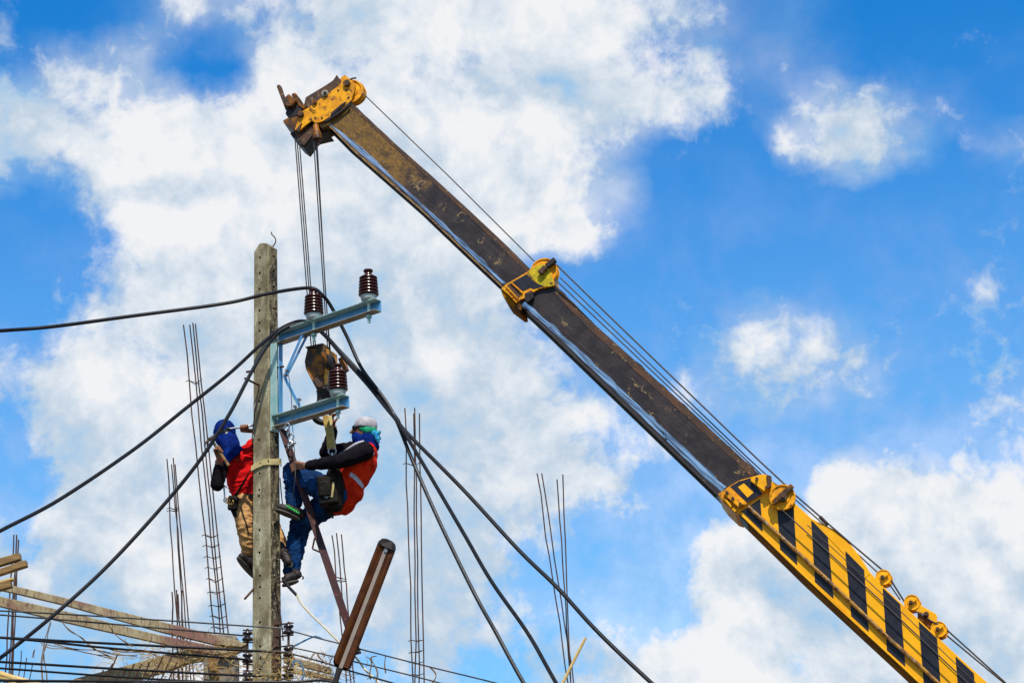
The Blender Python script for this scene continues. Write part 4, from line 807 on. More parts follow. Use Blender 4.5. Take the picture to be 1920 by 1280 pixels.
cage([(344, 609, 402, 1180), (355, 609, 412.5, 1183), (362, 605, 417, 1183), (366, 607, 427, 1180)], [715, 1004, 1022, 1044, 1065, 1087, 1109, 1134, 1155, 1176], 21.4, 'tall rebar cage left of the pole with a ladder of closely spaced ties', dep=0.12)
cage([(313, 860, 333, 1200), (324, 858, 344, 1200), (322, 870, 350, 1200), (328, 870, 357, 1200)], [953, 957], 22.4, 'slim bundle of four rebars left of the tall cage', r=0.008)
cage([(322.5, 1109, 324, 1202), (330, 1105, 332, 1202), (334, 1113, 338, 1202), (340.5, 1106, 342, 1202)], [], 22.0, 'group of short rebar stubs at the foot of the slim bundle', r=0.009)
cage([(759, 765, 774, 1280), (775, 775, 779, 1280), (778, 764, 785, 1280), (786, 775, 795, 1280)], [870, 1200, 1221, 1242, 1265], 22.4, 'tall straight rebar cage between the black cables right of the lamp', r=0.0088)
cage([(1007, 887, 1066, 1285), (1015, 887, 1076, 1285), (1045, 898, 1069, 1285), (1055, 889, 1070, 1285)], [], 23.4, 'four fanned rebars beside the bamboo stick on the right', r=0.009, name='rebar_bundle')
cage([(622.6, 1003, 651, 1285), (630, 999, 657, 1285), (640.6, 1001, 664, 1285)], [1083, 1090], 22.4, 'three short rebars partly behind the lamp and the brown bar', r=0.0085)
cage([(26, 1002, 8, 1285), (30.5, 1002, 15, 1285), (31.5, 1004, 19, 1285), (34.5, 1011, 23, 1285)], [], 21.8, 'rebar bundle at the left edge behind the timber battens', r=0.0085, name='rebar_bundle')
cage([(40, 1219, 35, 1275), (49, 1232, 42, 1275), (61, 1246, 55, 1277)], [], 21.8, 'three short thin rebar stubs right of the left edge bundle', r=0.006, name='rebar_bundle')
ORD = ['first', 'second', 'third', 'fourth', 'fifth', 'sixth', 'seventh', 'eighth', 'ninth', 'tenth', 'eleventh']
for i, (x0, y0, x1, y1) in enumerate([(220, 1227, 196, 1285), (212, 1243, 184, 1285), (194, 1255, 180, 1285), (252, 1243, 232, 1285), (237, 1250, 220, 1285), (266, 1243, 247, 1285), (281, 1240, 262, 1285), (307, 1228, 279, 1285), (323, 1228, 296, 1285), (332, 1240, 311, 1285), (291, 1252, 272, 1285)]):
    t = PY(x0, y0, 20.6); q = PY(x1, y1, 20.6); q = t+(q-t)*((SLAB-t.z)/(q.z-t.z))
    b = MB(); b.tube([t, q], 0.0085, 6); b.build('starter_bar', M_['rebar'], None, ('slanting rebar stub over the short beam, %s from the left' % ORD[[180, 184, 196, 220, 232, 247, 262, 272, 279, 296, 311].index(x1)]), 'rebar', 'slanting rebar stubs over the short beam', smooth=True)

# ---------------- dry vines ----------------
rv = random.Random(5)
def vines(n, cx, cy, sx, sy, Y, step, ln, r, seed, thin=4):
    b = MB(); R = random.Random(seed)
    for i in range(n):
        x = R.gauss(cx, sx); y = R.gauss(cy, sy)
        if y > 1330: y = 1300
        a = R.uniform(0, 6.28); Yy = Y+R.uniform(-.15, .15); pts = []
        for k in range(int(ln*R.uniform(.5, 1.5))):
            pts.append(PY(x, y, Yy)); a += R.gauss(0, .55); x += math.cos(a)*step*1.3; y += math.sin(a)*step; Yy += R.uniform(-.02, .02)
        if len(pts) > 2: b.tube(pts, r*R.uniform(.6, 1.2), 3, r1=r*.3)
        if len(pts) > 4:
            for _ in range(thin):
                p = pts[R.randrange(len(pts))]; s = R.uniform(.008, .022); u = V((R.gauss(0, 1), R.gauss(0, 1), R.gauss(0, 1))).normalized(); w = u.cross(V((R.gauss(0, 1), R.gauss(0, 1), .3))).normalized()
                b.add([p, p+u*s+w*s*.4, p+u*s*2.1, p+u*s-w*s*.4], [(0, 1, 2, 3)])
    return b
vines(110, 375, 1255, 55, 22, 20.75, 5, 11, .0045, 1, 1).build('dry_vines', M_['vine'], None, 'brown dry vines tangled round the column head', 'vines', kind='stuff')
vines(60, 340, 1238, 60, 12, 20.7, 5, 11, .0045, 2, 1).build('dry_vines', M_['vine_pale'], None, 'pale dry vines draped over the beams', 'vines', kind='stuff')
vines(70, 535, 1262, 45, 14, 16.75, 4, 13, .0032, 3, 1).build('dry_vines', M_['vine_pale'], None, 'pale dry creeper twigs round the foot of the pole', 'vines', kind='stuff')
vines(60, 600, 1264, 40, 12, 17.2, 4, 12, .0032, 4, 1).build('dry_vines', M_['vine'], None, 'brown dry creeper on the wires right of the pole', 'vines', kind='stuff')
b = MB()
for l in ([(95, 1165), (88, 1185), (86, 1205), (84, 1230), (85, 1260), (86, 1285)], [(83, 1205), (80, 1240), (82, 1285)], [(120, 1165), (130, 1180), (150, 1195), (175, 1215), (200, 1230), (215, 1236)], [(205, 1172), (222, 1190), (250, 1210)], [(60, 1230), (66, 1217)], [(76, 1206), (100, 1212), (130, 1217), (170, 1222), (210, 1232)], [(105, 1207), (140, 1218), (180, 1216), (215, 1225), (260, 1228)], [(200, 1212), (230, 1222), (270, 1220), (300, 1232)], [(690, 1265), (697, 1240), (690, 1232)], [(700, 1290), (708, 1260), (698, 1234), (705, 1228)], [(580, 1235), (590, 1220), (600, 1232), (615, 1243), (622, 1230)], [(722, 1228), (720, 1245), (722, 1260)], [(810, 1285), (818, 1265), (808, 1250)]):
    for q in range(2):
        b.tube(spline([PY(x+rv.uniform(-3, 3), y+rv.uniform(-3, 3), 16.6 if x > 450 else 16.2) for x, y in l], 5), .0035, 4)
b.build('dry_tendrils', M_['vine'], None, 'thin dry tendrils hanging on the service wires', 'vines', kind='stuff')
# ---------------- people ----------------
def capsule(b, p0, r0, p1, r1, seg=14):
    p0 = V(p0); p1 = V(p1); d = p1-p0; L = d.length
    if L < 1e-5: d = V((0, 0, 1)); L = 1e-4; p1 = p0+d*L
    prof = []
    for k in range(0, 6): a = -math.pi/2+k*math.pi/10; prof.append((max(r0*math.cos(a), 1e-4), r0*math.sin(a)))
    for k in range(0, 6): a = k*math.pi/10; prof.append((max(r1*math.cos(a), 1e-4), L+r1*math.sin(a)))
    b.lathe(prof, p0, d, seg)
def ell(b, c, rx, ry, rz, M=None):
    bm = bmesh.new(); bmesh.ops.create_icosphere(bm, subdivisions=3, radius=1)
    vs = [V((v.co.x*rx, v.co.y*ry, v.co.z*rz)) for v in bm.verts]
    if M: vs = [M @ v for v in vs]
    b.add([V(c)+v for v in vs], [[v.index for v in f.verts] for f in bm.faces]); bm.free()
def soft(b, name, mat, parent, voxel=0.01, smooth=4, fold=0.0, ffreq=14, fdir=(1, 1, 1), label=None, cut=None):
    me = bpy.data.meshes.new('t'); me.from_pydata([tuple(v) for v in b.v], [], b.f)
    bm = bmesh.new(); bm.from_mesh(me); bmesh.ops.recalc_face_normals(bm, faces=bm.faces); bm.to_mesh(me); bm.free()
    o = bpy.data.objects.new('t', me); COL.objects.link(o)
    m = o.modifiers.new('r', 'REMESH'); m.mode = 'VOXEL'; m.voxel_size = voxel
    m = o.modifiers.new('s', 'SMOOTH'); m.factor = 0.6; m.iterations = smooth
    bpy.context.view_layer.update()
    dg = bpy.context.evaluated_depsgraph_get(); me2 = bpy.data.meshes.new_from_object(o.evaluated_get(dg)); me2.name = name
    bpy.data.objects.remove(o); bpy.data.meshes.remove(me)
    nor = [v.normal.copy() for v in me2.vertices]
    if fold:
        fd = V(fdir)
        for v, n in zip(me2.vertices, nor):
            p = V((v.co.x*fd.x, v.co.y*fd.y, v.co.z*fd.z))*ffreq
            p += noise.noise_vector(p*0.5)*0.9
            q = 1-abs(noise.noise(p))*2.2; q2 = 1-abs(noise.noise(p*2.1+V((5, 3, 1))))*2.2
            v.co += n*(fold*(q*0.8+q2*0.35-0.3))
    ws = [v.co.copy() for v in me2.vertices]; fs = [tuple(p.vertices) for p in me2.polygons]
    Mi = topmat(parent).inverted()
    for v, w in zip(me2.vertices, ws): v.co = Mi @ w
    if cut:
        bm = bmesh.new(); bm.from_mesh(me2); bm.verts.ensure_lookup_table()
        dl = [bm.verts[i] for i, w in enumerate(ws) if cut(w)]; bmesh.ops.delete(bm, geom=dl, context='VERTS'); bm.to_mesh(me2); bm.free()
    me2.polygons.foreach_set('use_smooth', [True]*len(me2.polygons)); me2.materials.clear(); me2.materials.append(mat)
    o = bpy.data.objects.new(name, me2); COL.objects.link(o); o.parent = parent
    if label: o['label'] = label
    return o, BVHTree.FromPolygons(ws, fs)
def drape(bvh, pts, w, t, name, mat, parent, k=6, lift=0.004, label=None):
    """a band laid on a surface, met along the sight lines of the traced points"""
    out = []; nn = []
    P = [V((p[0], p[1], 0)) for p in pts]; P = spline(P, k)
    for p in P:
        d = ray(p.x, p.y).normalized(); h = bvh.ray_cast(CAMP+d*10, d)
        if h[0] is None: continue
        out.append(h[0]+h[1]*lift); nn.append(h[1])
    if len(out) < 2: return None
    b = MB(); n = len(out)
    for i in range(n):
        d = (out[min(i+1, n-1)]-out[max(i-1, 0)]).normalized(); s = d.cross(nn[i]).normalized(); u = s.cross(d).normalized()
        b.v += [out[i]-s*w/2-u*t, out[i]+s*w/2-u*t, out[i]+s*w/2+u*t/2, out[i]-s*w/2+u*t/2]
    for i in range(n-1):
        for q in range(4): b.f.append([i*4+q, i*4+(q+1) % 4, i*4+4+(q+1) % 4, i*4+4+q]); b.mi.append(0)
    b.f += [[3, 2, 1, 0], [n*4-4, n*4-3, n*4-2, n*4-1]]; b.mi += [0, 0]
    return b.build(name, M_[mat], parent, label=label)
def grip(b, wrist, c, axis, br, flip=1):
    """palm and five fingers closed round a bar of radius br through c along axis; wrist given"""
    axis = V(axis).normalized(); u = (wrist-c); u = (u-axis*u.dot(axis)).normalized(); w = axis.cross(u)*flip
    fr = 0.0095; R = br+fr
    pc = c+u*(R+0.006)
    kn = []
    for i in range(4):
        o = axis*((i-1.5)*0.0205); ln = (0.92, 1.0, 0.97, 0.82)[i]
        k0 = c+o+u*(R+0.012)+w*0.012
        capsule(b, wrist+o*0.45, 0.019, k0, 0.0135)
        pth = [k0]
        for a in (35, 80, 130, 180*ln+12):
            t = rad(a); pth.append(c+o*1.0+(u*math.cos(t)+w*math.sin(t))*R)
        rr = [0.0118, 0.0108, 0.0100, 0.0092, 0.0082]
        for a, d, r0, r1 in zip(pth, pth[1:], rr, rr[1:]): capsule(b, a, r0, d, r1, 10)
    # thumb leaves the side of the palm and closes from the other way round
    sgn = -1
    t0 = wrist*0.55+pc*0.45+axis*0.022*sgn
    pth = [t0, c+axis*0.034*sgn+(u*math.cos(rad(-25))+w*math.sin(rad(-25)))*(R+0.010)*1.0, c+axis*0.028*sgn+(u*math.cos(rad(-80))+w*math.sin(rad(-80)))*(R+0.002), c+axis*0.018*sgn+(u*math.cos(rad(-125))+w*math.sin(rad(-125)))*R]
    for a, d, r0, r1 in zip(pth, pth[1:], (0.016, 0.013, 0.011), (0.013, 0.011, 0.0095)): capsule(b, a, r0, d, r1, 10)
def J(*l): return [PY(*p) for p in l]
def chain(b, pts, rs):
    for a, d, r0, r1 in zip(pts, pts[1:], rs, rs[1:]): capsule(b, a, r0, d, r1)
def shoe(parent, ankle, heel, toe, up, label=None, mat='shoe', extra=None):
    ankle = V(ankle); heel = V(heel); toe = V(toe); d = (toe-heel).normalized(); up = V(up); up = (up-d*up.dot(d)).normalized(); sd = d.cross(up); L = (toe-heel).length
    b = MB(); capsule(b, ankle, 0.045, heel+up*0.05, 0.042); capsule(b, heel+up*0.042+d*0.03, 0.040, heel+d*L*.55+up*0.045, 0.044); capsule(b, heel+d*L*.5+up*0.04, 0.042, toe-d*0.045+up*0.028, 0.034)
    capsule(b, heel+d*L*.62+up*0.03+sd*0.012, 0.036, heel+d*L*.62+up*0.03-sd*0.012, 0.036)
    o, bv = soft(b, 'shoe', M_[mat], parent, 0.008, 3, fold=0.002, ffreq=30, label=label)
    b = MB(); pr = []
    n = 20
    for k in range(n):
        a = 2*math.pi*k/n; x = math.cos(a); y = math.sin(a); wd = 0.047-0.010*(1-x)/2
        pr.append(heel+d*(L*.5+x*(L*.5))+sd*y*wd*(0.82+0.18*abs(y)))
    b.prism(pr, -up*0.02); b.build('sole', M_['sole'], parent, bevel=0.004)
    return o

# ===== worker on the left, behind the pole =====
w1 = root('person', PY(478, 1080, 17.3), 'worker in red shirt, blue head wrap and khaki trousers hammering from behind the pole', 'person', 'workers on the pole')
head = PY(421, 812, 17.20); neck = PY(438, 848, 17.28); ch_ = PY(452, 872, 17.34); wst = PY(461, 925, 17.36); plv = PY(464, 948, 17.36)
shR = PY(417, 868, 17.18); elR = PY(407, 908, 17.04); wrR = PY(411, 868, 17.0)
shL = PY(478, 838, 17.32); elL = PY(502, 846, 17.22); wrL = PY(478, 808, 17.16)
hamA = PY(395, 822, 16.88); hamB = PY(423, 864, 16.90); hax = (hamB-hamA).normalized(); hgr = hamA+hax*((PY(409, 845, 16.89)-hamA).length)
rdA = PY(428, 804, 17.10); rdB = PY(482, 796, 17.12); rax = (rdB-rdA).normalized(); rgr = PY(458, 800, 17.11)
hipR = PY(457, 945, 17.30); hipL = PY(484, 945, 17.38)
knR = PY(462, 990, 17.24); anR = PY(467, 1036, 17.30)
knL = PY(512, 998, 17.28); anL = PY(533, 1040, 17.18)
b = MB()
hdir = V((-0.35, -0.8, -0.35)).normalized()
ell(b, head, .078, .092, .112); capsule(b, head-V((0, 0, .06)), .052, neck, .055)
capsule(b, head+hdir*.085+V((0, 0, -.01)), .012, head+hdir*.095+V((0, 0, -.03)), .016)      # nose
for sg in (-1, 1): capsule(b, head+V((sg*.078, .01, 0)), .012, head+V((sg*.078, .015, -.03)), .010)
chain(b, [neck, ch_, wst, plv], [.06, .125, .12, .125]); capsule(b, ch_+(shR-ch_)*.6, .09, ch_+(shL-ch_)*.5, .09)
chain(b, [shR, elR, wrR], [.052, .042, .028]); chain(b, [shL, elL, wrL], [.052, .042, .028])
chain(b, [hipR, knR, anR], [.08, .055, .04]); chain(b, [hipL, knL, anL], [.08, .055, .04])
grip(b, wrR, hgr, hax, .015, 1); grip(b, wrL, rgr, rax, .011, -1)
soft(b, 'body', M_['skin'], w1, 0.0055, 2)
# red shirt
b = MB(); chain(b, [PY(446, 858, 17.30), ch_, PY(458, 905, 17.35), wst], [.075, .158, .150, .140])
capsule(b, shR+V((0.01, 0, 0.0)), .074, ch_, .14); capsule(b, shL+V((-.02, 0, 0)), .072, ch_, .14); capsule(b, wst, .138, PY(463, 938, 17.36), .142)
so1, bvS = soft(b, 'shirt', M_['cloth_red'], w1, 0.009, 3, fold=0.017, ffreq=7, fdir=(0.8, 0.8, 2.6))
# black sleeves
for nm_, sh, el, wr in (('r', shR, elR, wrR), ('l', shL, elL, wrL)):
    b = MB(); st = sh+(el-sh)*.12; en = el+(wr-el)*.74
    chain(b, [st, el, en], [.068, .062, .046]); soft(b, 'sleeve', M_['cloth_black'], w1, 0.008, 3, fold=0.005, ffreq=16)
# head wrap
b = MB(); ell(b, head+V((0, 0, .012)), .104, .112, .122); capsule(b, head+V((.0, 0, -.02)), .103, PY(430, 832, 17.16), .095); chain(b, [PY(430, 832, 17.16), PY(434, 842, 17.14)], [.095, .085]); capsule(b, PY(434, 838, 17.12), .08, PY(424, 866, 17.06), .022)
capsule(b, PY(434, 838, 17.12), .08, PY(452, 841, 17.12), .018); capsule(b, PY(424, 866, 17.06), .022, PY(452, 841, 17.12), .018); capsule(b, PY(428, 852, 17.10), .05, PY(444, 845, 17.12), .04)
hw, bvH = soft(b, 'head_wrap', M_['cloth_blue'], w1, 0.008, 4, fold=0.006, ffreq=12, fdir=(1.6, 1.6, .8))
drape(bvH, [(410, 806), (417, 808), (424, 807), (431, 806)], .032, .004, 'eye_slit', 'lens', w1)
drape(bvH, [(423, 813), (427, 810)], .012, .004, 'eye_highlight', 'cloth_white', w1)
# khaki trousers
b = MB(); chain(b, [PY(464, 941, 17.36), hipR, knR, anR+(knR-anR)*.12], [.138, .108, .082, .064]); chain(b, [plv, hipL, knL, anL+(knL-anL)*.15], [.135, .108, .080, .064])
tr, bvT = soft(b, 'trousers', M_['khaki'], w1, 0.009, 2, fold=0.018, ffreq=9, fdir=(.8, .8, 2.0))
shoe(w1, anR, PY(478, 1082, 17.34), PY(446, 1042, 17.06), V((.5, 0.45, .6)))
shoe(w1, anL, PY(528, 1030, 17.14), PY(545, 1062, 16.98), V((-0.2, -.5, .6)), label='brown shoe braced against the far side of the pole')
# belt, strap and tools
drape(bvS, [(436, 934), (446, 930), (456, 929), (468, 930), (474, 930)], .045, .008, 'belt', 'leather_dark', w1, lift=.01)
b = MB(); q = PY(438, 942, 17.18); b.bar(q+V((-.01, 0, -.07)), q+V((0, 0, .06)), .09, .07, up=(0, 1, 0)); capsule(b, q+V((-.02, -.03, .03)), .03, q+V((.03, -.03, .02)), .03); soft(b, 'tool_pouch', M_['leather_dark'], w1, .009, 3, fold=.004)
for k in range(4):
    b = MB(); ring(b, PY(424+3.4*k, 937+1.5*k, 17.14), (0.5*(k % 2), 1, .2), .022, .022, .0055, (0, 0, 1)); b.build('carabiner', M_['brass'], w1, smooth=True)
b = MB(); b.tube(spline(PYs([(421, 941), (421, 925), (420, 913), (423, 910), (425, 914)], 17.14)), .008, 8); b.build('belt_hook', M_['steel'], w1, smooth=True)
drape(bvT, [(452, 950), (456, 965), (461, 980), (466, 1000)], .012, .005, 'dangling_strap', 'leather_dark', w1)
b = MB(); b.tube(spline(PYs([(430, 942, 17.2), (436, 955, 17.2), (442, 968, 17.2)])), .02, 8); b.build('pouch_tail', M_['leather_dark'], w1, smooth=True)
# wrist band
b = MB(); b.lathe([(.03, -.008), (.034, -.008), (.034, .008), (.03, .008)], wrR+(elR-wrR)*.16, wrR-elR, 16); b.build('wristband', M_['webbing'], w1, smooth=True)
# hammer
hm = root('claw_hammer', hamB, 'claw hammer held upright in the left worker\'s fist', 'hammer')
b = MB(); b.tube([hamA, hamA+hax*.10, hamB+hax*.02, hamB+hax*.05], .012, 10, r1=.016); b.build('handle', M_['timber'], hm, smooth=True)
hs_ = V((-.6, -.55, -.55)).normalized(); b = MB(); b.tube([hamA-hs_*.05, hamA-hs_*.045, hamA, hamA+hs_*.03], .018, 10); b.disc(hamA-hs_*.058, hs_, .021, .02, 14, .002)
for sg in (-1, 1): b.tube([hamA+hs_*.02, hamA+hs_*.06+hax*.012+rax*.008*sg, hamA+hs_*.095+hax*.04+rax*.012*sg], .012, 6, r1=.005)
b.build('head', M_['rusty_iron'], hm, smooth=True)
ds = root('drift_pin', rdA, 'grey steel rod with a clamp end held level against the pole', 'rod')
b = MB(); b.tube([rdA, rdB], .0095, 10); b.build('shank', M_['steel'], ds, smooth=True)
b = MB(); b.disc(rdA, rax, .02, .03, 12, .003); b.tube([rdA-V((0, 0, .02)), rdA-V((.02, 0, .045))], .007, 6); b.build('clamp', M_['lens'], ds)

# strap round the pole
sp_ = root('pole_strap', PY(498, 885, 16.9), 'tan webbing climbing strap looped round the front of the pole', 'strap')
def pole_ring(q, off):   # corners round the pole at pixel heights
    return q
zA = PY(474, 878, 17).z; zB = PY(505, 864, 16.86).z; zC = PY(527, 866, 17.0).z
o_ = 0.010
w_, d_ = pole_wd(zB)
pc_ = pole_c(zB)
pts = [PY(440, 932, 17.16), PY(456, 905, 17.1), PY(466, 888, 17.05), pc_+E1*(-w_/2-o_*.3)+E2*(-d_/2-o_)+ZU*(zA-zB), pc_+E1*(-w_*.2)+E2*(-d_/2-o_)+ZU*((zA-zB)*.45+.005), pc_+E1*(w_*.2)+E2*(-d_/2-o_)+ZU*(.005), pc_+E1*(w_/2-.012)+E2*(-d_/2-o_)+ZU*0.0, pc_+E1*(w_/2+o_)+E2*(-d_/2+.01)+ZU*(-.002), pc_+E1*(w_/2+o_)+E2*(d_/2)+ZU*(zC-zB), pc_+E1*(w_/2-.02)+E2*(d_/2+.03)+ZU*(zC-zB-.01)]
def band(pts, w, t):
    b = MB(); n = len(pts)
    for i, p in enumerate(pts):
        d = (pts[min(i+1, n-1)]-pts[max(i-1, 0)]).normalized(); c = V((pole_c(p.z).x, 17, p.z)); out = (p-c); out = (out-d*out.dot(d)).normalized()
        s = d.cross(out).normalized(); b.v += [p-s*w/2-out*t/2, p+s*w/2-out*t/2, p+s*w/2+out*t/2, p-s*w/2+out*t/2]
    for i in range(n-1):
        for k in range(4): b.f.append([i*4+k, i*4+(k+1) % 4, i*4+4+(k+1) % 4, i*4+4+k]); b.mi.append(0)
    b.f += [[3, 2, 1, 0], [n*4-4, n*4-3, n*4-2, n*4-1]]; b.mi += [0, 0]; return b
band(pts[3:], .058, .008).build('loop', M_['webbing_pale'], sp_)
band(spline(pts[:4], 4), .034, .007).build('tail', M_['leather_dark'], sp_)
for q in ((488, 868), (503, 863)):
    b = MB(); b.disc(PP(*q, pc_-E2*(d_/2+o_+.004), E2), E2, .008, .006, 8); b.build('rivet', M_['rusty_iron'], sp_)

# ===== worker on the right =====
w2 = root('person', PY(560, 1090, 16.95), 'worker in orange vest, white cap and blue jeans sitting back right of the pole', 'person', 'workers on the pole')
head = PY(684, 806, 16.72); neck = PY(686, 838, 16.72); ch_ = PY(674, 868, 16.72); wst = PY(645, 908, 16.76); plv = PY(627, 926, 16.78)
shN = PY(684, 846, 16.55); elN = PY(640, 864, 16.46); wrN = PY(574, 873, 16.62)
shF = PY(672, 842, 16.88); elF = PY(612, 848, 16.98); wrF = PY(626, 802, 16.90)
dbar = (p1-p0).normalized(); tt = (PY(556, 874, 16.8)-p0).dot(dbar); bgr = p0+dbar*tt
hipN = PY(626, 926, 16.68); knN = PY(549, 884, 17.0); anN = PY(552, 956, 16.98)
hipF = PY(624, 936, 16.92); knF = PY(562, 984, 17.10); anF = PY(546, 1070, 17.12)
fw = V((-1, -0.05, 0.02)).normalized()
b = MB()
ell(b, head, .092, .074, .112); capsule(b, head-V((-.01, 0, .06)), .055, neck, .058); capsule(b, head+fw*.05-V((0, 0, .06)), .035, head+fw*.06-V((0, 0, .085)), .024)
capsule(b, head+fw*.05+V((0, 0, -.02)), .062, head+fw*.05-V((0, 0, .05)), .055); capsule(b, head+fw*.102+V((0, 0, .010)), .011, head+fw*.126-V((0, 0, .020)), .014); capsule(b, head+fw*.085-V((0, 0, .05)), .017, head+fw*.09-V((0, 0, .06)), .015)
for sg in (-1, 1): capsule(b, head+V((.008, sg*.068, .0)), .010, head+V((.004, sg*.069, -.035)), .008)
chain(b, [neck, ch_, wst, plv], [.06, .13, .12, .13]); capsule(b, shN, .075, shF, .075)
chain(b, [shN, elN, wrN], [.055, .045, .029]); chain(b, [shF, elF, wrF], [.055, .043, .029])
chain(b, [hipN, knN, anN], [.085, .058, .042]); chain(b, [hipF, knF, anF], [.085, .058, .042])
grip(b, wrN, bgr-V((0, .01, 0)), dbar, .030, 1)
# open hand reaching up to the sling
hF = PY(628, 783, 16.86); grip(b, wrF, hF, V((.2, 1, .1)), .022, 1)
soft(b, 'body', M_['skin'], w2, 0.0055, 2)
b = MB(); chain(b, [shN, elN, wrN+(elN-wrN)*.10], [.082, .068, .044]); chain(b, [shF, elF, wrF+(elF-wrF)*.12], [.080, .066, .044]); capsule(b, shN, .085, shF, .085); capsule(b, neck+V((0, 0, -.03)), .07, ch_, .12)
soft(b, 'black_shirt', M_['cloth_black'], w2, 0.009, 3, fold=0.007, ffreq=12)
# cuff
b = MB(); capsule(b, wrN+(elN-wrN)*.1, .046, wrN+(elN-wrN)*.2, .047); soft(b, 'cuff', M_['cloth_black'], w2, .007, 2)
# orange vest
b = MB(); chain(b, [PY(686, 850, 16.72), ch_, PY(662, 890, 16.74), PY(650, 912, 16.76), PY(640, 938, 16.78)], [.115, .158, .158, .150, .135]); capsule(b, PY(690, 846, 16.64), .062, PY(690, 846, 16.80), .062)
capsule(b, PY(660, 925, 16.74), .10, PY(650, 944, 16.74), .06)
ve, bvV = soft(b, 'safety_vest', M_['cloth_orange'], w2, 0.009, 3, fold=0.012, ffreq=7, fdir=(1.4, 1, 1.4))
drape(bvV, [(657, 888), (664, 893), (671, 900), (677, 908), (680, 912)], .036, .004, 'reflective_band', 'reflective', w2)
drape(bvV, [(697, 841), (699, 846), (700, 852)], .02, .004, 'reflective_band', 'reflective', w2)
drape(bvV, [(700, 838), (694, 832), (688, 838), (689, 850), (688, 862), (683, 872)], .026, .004, 'armhole_binding', 'cloth_red', w2)
drape(bvV, [(642, 900), (640, 920), (641, 945)], .022, .005, 'front_edge', 'cloth_red', w2)
# white strap over the shoulder
b = MB(); b.tube(spline(PYs([(682, 828, 16.60), (668, 832, 16.58), (655, 840, 16.60), (645, 847, 16.66), (636, 852, 16.70)])), .016, 8, r1=.010); b.build('towel_end', M_['cloth_white'], w2, smooth=True)
# scarf, band, cap, glasses
b = MB(); capsule(b, head+fw*.062-V((0, 0, .070)), .062, head+fw*.03-V((0, 0, .10)), .070); capsule(b, head+V((.03, 0, -.065)), .080, neck+V((.01, 0, .02)), .085); capsule(b, neck+V((-.05, -.03, .01)), .05, neck+V((.06, 0, 0)), .06)
soft(b, 'scarf', M_['cloth_blue'], w2, .007, 3, fold=.006, ffreq=16)
b = MB(); ell(b, head+V((.034, 0, -.012)), .080, .086, .040); capsule(b, head+V((-.02, -.055, .0)), .030, head+V((.03, -.05, -.02)), .045); capsule(b, head+V((.04, -.05, -.02)), .04, head+V((.085, -.03, -.04)), .03); soft(b, 'green_band', M_['cloth_green'], w2, .007, 3, fold=.003, ffreq=16)
b = MB(); ell(b, head+V((.010, 0, .040)), .104, .092, .085); c1_ = head.z+.012
cp, bvC = soft(b, 'cap', M_['cloth_white'], w2, .007, 3, fold=.002, ffreq=10, cut=lambda w: w.z < head.z+.010-(w.x-head.x)*.15)
md = cp.modifiers.new('s', 'SOLIDIFY'); md.thickness = .004; md.offset = 1
b = MB(); kn = PY(706, 816, 16.68); chain(b, [PY(700, 812, 16.68), kn, PY(712, 809, 16.66)], [.035, .026, .012]); chain(b, [kn, PY(708, 823, 16.66), PY(710, 829, 16.66)], [.024, .020, .010]); chain(b, [kn, PY(712, 822, 16.7)], [.02, .012]); soft(b, 'scarf_knot', M_['cloth_teal'], w2, .006, 2, fold=.004, ffreq=22)
b = MB(); gl = head+fw*.104+V((0, -.012, .010))
ell(b, gl+V((0.016, -.034, 0)), .026, .034, .024); ell(b, gl+V((0.016, .050, 0)), .026, .034, .024); capsule(b, gl+V((.0, -.03, .004)), .009, gl+V((0, .04, .004)), .009); capsule(b, gl+V((.02, -.055, .008)), .007, head+V((0, -.088, .006)), .006); soft(b, 'sunglasses', M_['lens'], w2, .005, 2)
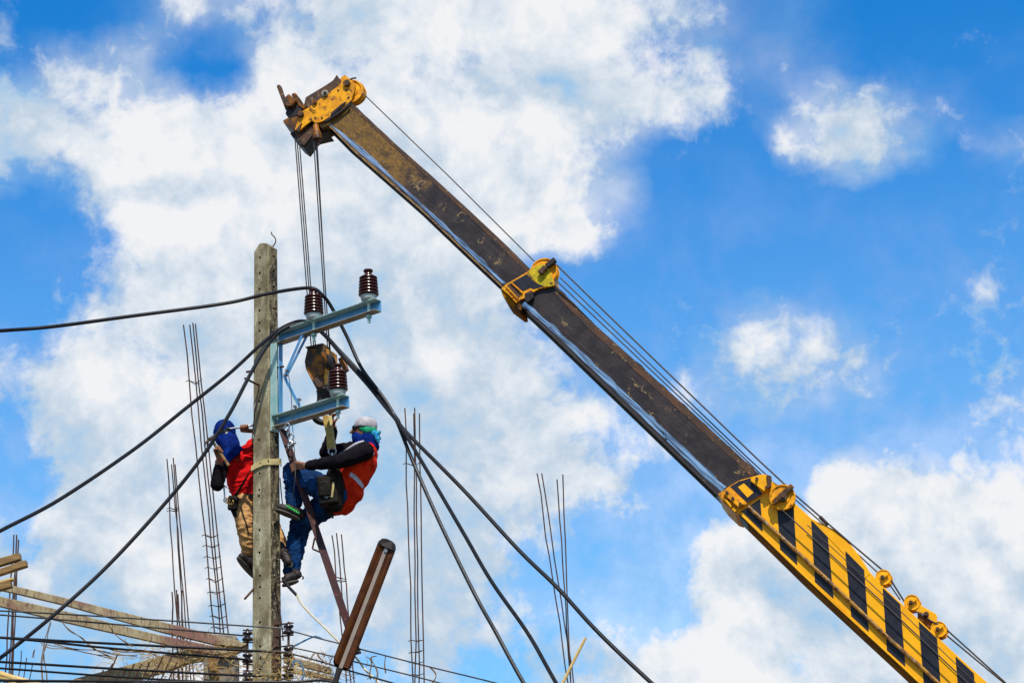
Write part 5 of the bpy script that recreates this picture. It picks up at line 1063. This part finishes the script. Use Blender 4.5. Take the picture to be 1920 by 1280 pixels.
# jeans
b = MB(); chain(b, [plv, hipN, knN, anN+(knN-anN)*.12], [.150, .125, .090, .066]); chain(b, [plv, hipF, knF, anF+(knF-anF)*.03], [.150, .125, .092, .074]); capsule(b, hipN, .12, hipF, .12)
je, bvJ = soft(b, 'jeans', M_['denim'], w2, .009, 2, fold=.016, ffreq=10, fdir=(1, 1, 1.7))
shoe(w2, anN, PY(563, 972, 16.94), PY(515, 952, 16.84), V((.1, .15, 1)))
shoe(w2, anF, PY(560, 1086, 17.02), PY(528, 1096, 17.02), V((.05, .1, 1)))
for i in range(5):
    b = MB(); x = 536+i*4.5; b.tube(spline(PYs([(x, 946+i*2.6, 16.76), (x+3, 950+i*2.6, 16.75), (x+7, 948+i*3, 16.76), (x+5, 954+i*2.4, 16.76)]), 4), .006, 6); b.build('shoelace', M_['cord_green'], w2, smooth=True)
b = MB(); b.tube(spline(PYs([(560, 1080, 17.0), (566, 1079, 16.98), (569, 1083, 16.98), (566, 1085, 16.98)])), .006, 6); b.build('loose_strap', M_['leather_dark'], w2)
# tool belt
b = MB(); chain(b, [PY(630, 888, 16.64), PY(632, 915, 16.62), PY(630, 947, 16.64)], [.06, .075, .065]); capsule(b, PY(636, 893, 16.8), .12, PY(628, 942, 16.82), .12)
tbt, bvB = soft(b, 'belt', M_['leather_dark'], w2, .009, 3, fold=.004, ffreq=16)
b = MB(); b.bar(PY(618, 946, 16.60), PY(613, 893, 16.60), .17, .12, up=(0, 1, 0)); b.bar(PY(611, 930, 16.55), PY(609, 905, 16.55), .10, .08, up=(0, 1, 0)); capsule(b, PY(606, 900, 16.55), .035, PY(624, 897, 16.55), .035); soft(b, 'tool_pouch', M_['leather_dark'], w2, .008, 3, fold=.006, ffreq=20)
b = MB(); b.tube(spline(PYs([(622, 900, 16.55), (625, 905, 16.54), (624, 918, 16.53), (622, 932, 16.54)])), .011, 8); b.build('plier_handle', M_['webbing_pale'], w2, smooth=True)
b = MB(); ell(b, PY(606, 917, 16.535), .03, .018, .026); soft(b, 'tape_case', M_['reflective'], w2, .006, 2)
for (x, y) in ((614, 905), (616, 912), (613, 921), (617, 927), (612, 930)):
    b = MB(); ring(b, PY(x, y, 16.53), (random.uniform(-.4, .4), 1, .2), .016, .012, .004, (0, 0, 1)); b.build('belt_ring', M_['steel'], w2, smooth=True)
b = MB(); b.tube(PYs([(624, 945, 16.66), (624, 962, 16.66), (624, 971, 16.66)]), .009, 6); b.tube(PYs([(618, 952, 16.68), (620, 961, 16.68)]), .012, 6); b.build('hanging_tool', M_['leather_dark'], w2)
